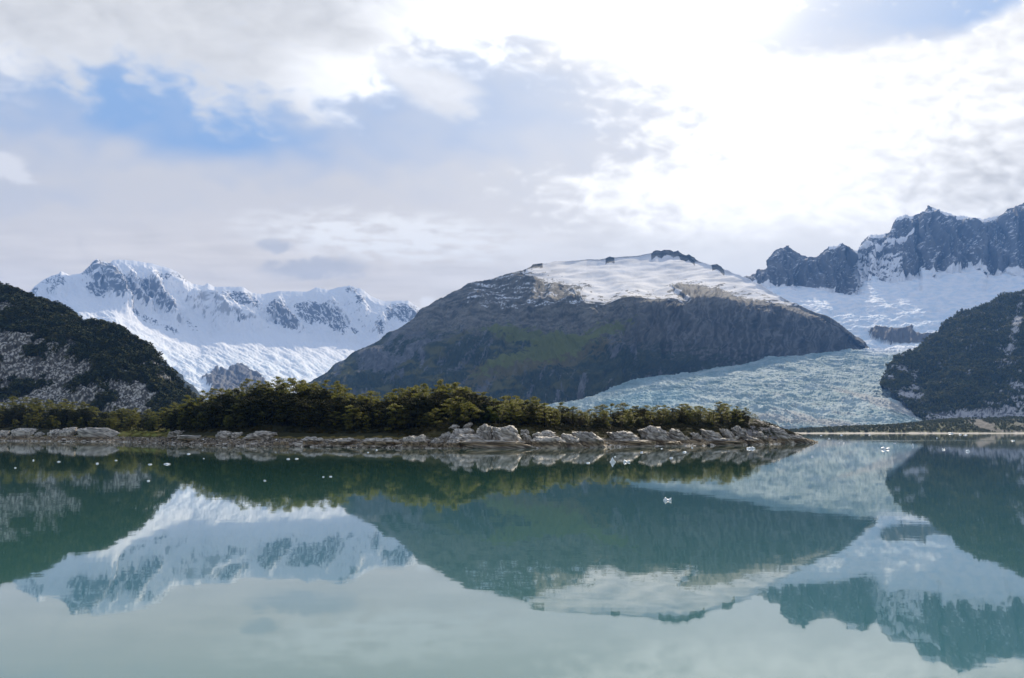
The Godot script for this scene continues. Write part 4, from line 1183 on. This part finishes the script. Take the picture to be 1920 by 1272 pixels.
func build_rocks() -> void:
	add_boulder(-10, 808, 17, 820, "grey rock at the outermost end of the cove's slabs")
	add_boulder(19, 804, 66, 820, "smooth grey slab with rounded back, first whole one in the cove", 0.0, 0.3, 0.62)
	add_boulder(64, 811, 84, 820, "small pale lump tucked against the first smooth cove slab")
	add_boulder(86, 806, 116, 820, "knobbly grey rock in the middle of the cove slabs", 0.2)
	add_boulder(103, 802, 143, 820, "tall humped rock leaning on the knobbly cove rock", 0.5)
	add_boulder(143, 803, 229, 822, "long grey slab sloping down towards the little meadow", -1.1, 0.25, 0.7)
	add_boulder(142, 815, 165, 823, "low rounded stone at the foot of the long sloping slab")
	add_boulder(310, 808, 354, 819, "jagged low grey outcrop beside the little meadow", 0.6, 0.7)
	add_boulder(404, 809, 437, 821, "humped grey rock, larger of the pair on the upper beach", -0.2)
	add_boulder(432, 811, 456, 821, "rounded grey rock, smaller of the pair on the upper beach")
	add_boulder(455, 809, 524, 822, "wide grey double-humped rock above the brown beach", 0.3, 0.4)
	add_boulder(330, 817, 404, 824, "flat pinkish ledge on the beach before the paired rocks", 0.0, 0.3, 0.6)
	add_boulder(511, 830, 524, 840, "small ringed round boulder at the water's edge")
	add_boulder(523, 828, 540, 840, "dark brown boulder beside the small ringed one")
	add_boulder(566, 820, 612, 834, "dark streaked ledge at the beach's middle", -0.4, 0.5)
	add_boulder(612, 822, 680, 836, "pale stepped ledge next to the dark streaked one", 0.2, 0.5)
	add_boulder(676, 822, 752, 838, "low weathered ledge under yellow grass", 0.0, 0.5)
	add_boulder(750, 816, 803, 841, "domed tidal rock with a dark hollow at its foot", 0.1, 0.42)
	add_boulder(800, 822, 832, 841, "dark broken rock right beside the domed tidal rock", 0.3, 0.6)
	add_boulder(821, 811, 848, 829, "grey pointed rock at the start of the big boulders", 0.2, 0.5)
	add_boulder(846, 804, 900, 822, "pale sloping boulder under the leaning slab", -0.3, 0.4)
	add_boulder(862, 793, 886, 806, "slanted slab poking out of the bushes above the boulders", 1.0, 0.3, 0.6)
	add_boulder(841, 797, 862, 808, "grey rock half hidden in bushes beside the slanted slab")
	add_boulder(888, 796, 925, 826, "tall angular greenish boulder with a flat face", 0.12, 0.35, 0.62)
	add_boulder(922, 799, 983, 832, "biggest pale boulder with a sloping shadowed face", -0.35, 0.42, 0.66)
	add_boulder(974, 806, 993, 818, "dark round boulder resting above the biggest pale one")
	add_boulder(979, 814, 998, 828, "cracked pale stone below the dark round boulder", -0.3, 0.6)
	add_boulder(993, 808, 1045, 828, "broken pale outcrop under the shoreline bushes", 0.2, 0.6)
	add_boulder(842, 815, 915, 832, "long wavy slab below the angular boulders", -0.4, 0.4)
	add_boulder(826, 826, 866, 842, "brown tidal rock with curved pale rim", 0.3, 0.5)
	add_boulder(862, 827, 1006, 843, "low dark ledge tapering to a point in the water", -1.4, 0.3, 0.8)
	add_boulder(988, 821, 1060, 843, "dark brown dome rock behind the tapering ledge", 0.0, 0.3)
	add_boulder(1040, 814, 1096, 841, "pale rounded rock with a bright foot at the waterline", -0.3, 0.4)
	add_boulder(1072, 810, 1138, 838, "long striped rock sloping into the water", -0.6, 0.4)
	add_boulder(1138, 809, 1202, 831, "wide grey rock under the thin stand of trees", -0.3, 0.45)
	add_boulder(1200, 799, 1258, 829, "large grey rock with a steep shaded cleft beside it", -0.3, 0.45)
	add_boulder(1246, 805, 1298, 827, "grey sloping rock with two parallel cracks", -0.7, 0.5)
	add_boulder(1296, 812, 1320, 826, "small rock with white stripes between two grey slopes", -0.5, 0.5)
	add_boulder(1315, 806, 1363, 827, "grey slab tilted down towards the tip, below the last knoll", -0.9, 0.4, 0.7)
	add_boulder(1352, 805, 1388, 827, "narrow tilted slab with a bright upper edge", -0.9, 0.4, 0.7)
	add_boulder(1371, 799, 1411, 823, "fractured grey rock directly under the last bushy tree", -0.5, 0.55)
	add_boulder(1409, 810, 1446, 827, "dark grey block on the descending tip", -0.6, 0.5)
	add_boulder(1436, 799, 1492, 826, "smooth grey hump at the top of the bare tip", -0.9, 0.4)
	add_boulder(1462, 815, 1532, 833, "last low ledge ending in a pale point", -1.6, 0.4)
	add_boulder(1138, 827, 1232, 841, "flat ochre ledge along the waterline below the wide grey rock", -0.6, 0.4, 0.7)
	add_boulder(1236, 829, 1282, 839, "dark low ledge at the waterline below the parallel cracks", 0.0, 0.4)
	add_boulder(1308, 824, 1396, 839, "bright bleached ledge at the waterline near the tip", -0.8, 0.45, 0.7)
	add_boulder(1392, 821, 1438, 836, "pointed brown ledge between bleached ledge and tip", -0.9, 0.45)

func build_ice() -> void:
	add_ice(1149, 867, 15, 11, "cross-shaped ice piece with a tall spike below the thin stand", 1)
	add_ice(1175, 867, 17, 5, "flat notched ice piece beside the spiked one", 2)
	add_ice(1252, 939, 20, 7, "fish-shaped ice piece, the nearest to the viewer", 2)
	add_ice(1661, 843, 21, 5, "long ice piece with a knob, largest near the far shore", 2)
	add_ice(1712, 837, 5, 6, "small upright ice lump behind the long knobbed piece")
	add_ice(1770, 844, 8, 3, "low double ice lump midway along the open water", 2)
	add_ice(1815, 847, 9, 4, "rounded ice lump, last before the frame's edge")
	add_ice(313, 871, 19, 2.6, "long flat ice bar before the cove meadow")
	add_ice(281, 871.5, 10, 2, "short flat ice bar next to the long one")
	add_ice(182, 870, 7, 2.4, "small ice chip in the cliff hill's reflection edge")
	add_ice(217, 864, 6, 1.6, "thin ice chip between cove rocks and long bar")
	add_ice(110, 866.5, 8, 2, "faint ice chip before the knobbly cove rock")
	add_ice(62, 864, 4, 2.4, "tiny ice dot before the first smooth cove slab")
	add_ice(28, 878, 5, 1.6, "tiny ice dot in the dark outer cove")
	add_ice(353, 852, 9, 2, "thin ice bar just off the brown beach")
	add_ice(382, 860.5, 4, 1.4, "pinhead ice chip off the brown beach")
	add_ice(278, 902.5, 8, 2.4, "lone ice chip at the mirrored snow's upper tip")
	add_ice(496, 902, 6, 2, "lone ice chip in the mirrored highest trees")
	add_ice(540, 861.5, 8, 2, "ice sliver, nearer the cove, of a pair off the beach")
	add_ice(556, 861, 9, 2, "ice sliver, nearer the tip, of a pair off the beach")
	add_ice(606, 895, 6, 1.8, "small ice chip in the dark tree reflection")
	add_ice(620, 894.5, 8, 2, "brighter ice chip beside the small one in tree reflection")
	add_ice(690, 849, 5, 1.5, "ice crumb off the dark streaked ledge")
	add_ice(706, 844.5, 5, 2, "ice crumb close under the low weathered ledge")
	add_ice(917, 839.5, 11, 4.5, "rounded ice lump stranded on the tapering ledge")
	add_ice(1103, 869, 9, 2.2, "flat ice bar in the pale rocks' reflection")
	add_ice(1203, 849, 7, 2.2, "flat ice chip below the large grey rock")
	add_ice(1153, 857, 5, 1.5, "tiny ice chip above the spiked piece")
	add_ice(1259, 859.5, 9, 2.4, "narrow ice bar below the parallel cracks")
	add_ice(1284, 848.5, 10, 2.4, "flat ice bar off the dark low ledge")
	add_ice(1241, 842, 5, 1.4, "ice crumb at the edge of the dark low ledge")
	add_ice(1298, 840.5, 5, 1.6, "ice crumb touching the bleached ledge")
	add_ice(1408, 842, 23, 4.4, "broad flat ice raft below the pointed brown ledge")
	add_ice(1523, 857, 7, 2.2, "lone ice chip off the point's tip")
	add_ice(1555, 823, 5, 1.8, "ice chip beyond the tip on the far water")
	add_ice(1578, 816.6, 6, 1.8, "flat ice chip under the far beach's start")
	add_ice(1540, 817, 5, 1.3, "faint ice chip close to the far beach behind the tip")
	add_ice(1574, 831, 4, 1.4, "ice dot, first of two behind the tip")
	add_ice(1583, 831, 4, 1.4, "ice dot, second of two behind the tip")
	add_ice(1631, 816, 5, 1.3, "faint ice chip under the green scrub shore")
	add_ice(1678, 832, 5, 1.4, "ice crumb above the long knobbed piece")
	add_ice(1757, 822, 3, 2, "ice dot in the calm strip under the forested hill")
	add_ice(1783, 813.6, 14, 2.2, "stranded ice heap, first along the far beach")
	add_ice(1801, 815.6, 8, 1.8, "ice piece second along the far beach heap")
	add_ice(1811, 816.6, 8, 2, "ice piece third along the far beach heap")
	add_ice(1900, 827, 9, 1.8, "long thin ice piece alone before the far valley")
	add_ice(476, 826, 7, 5, "white ice block stranded on the brown beach")
	add_ice(518, 826.3, 4, 3, "small white ice block on the beach above the ringed boulder")
	add_ice(381, 826.4, 4, 4, "white ice block on the beach under the paired rocks")
	add_ice(323, 825, 4, 3, "little white ice block on the beach by the meadow")
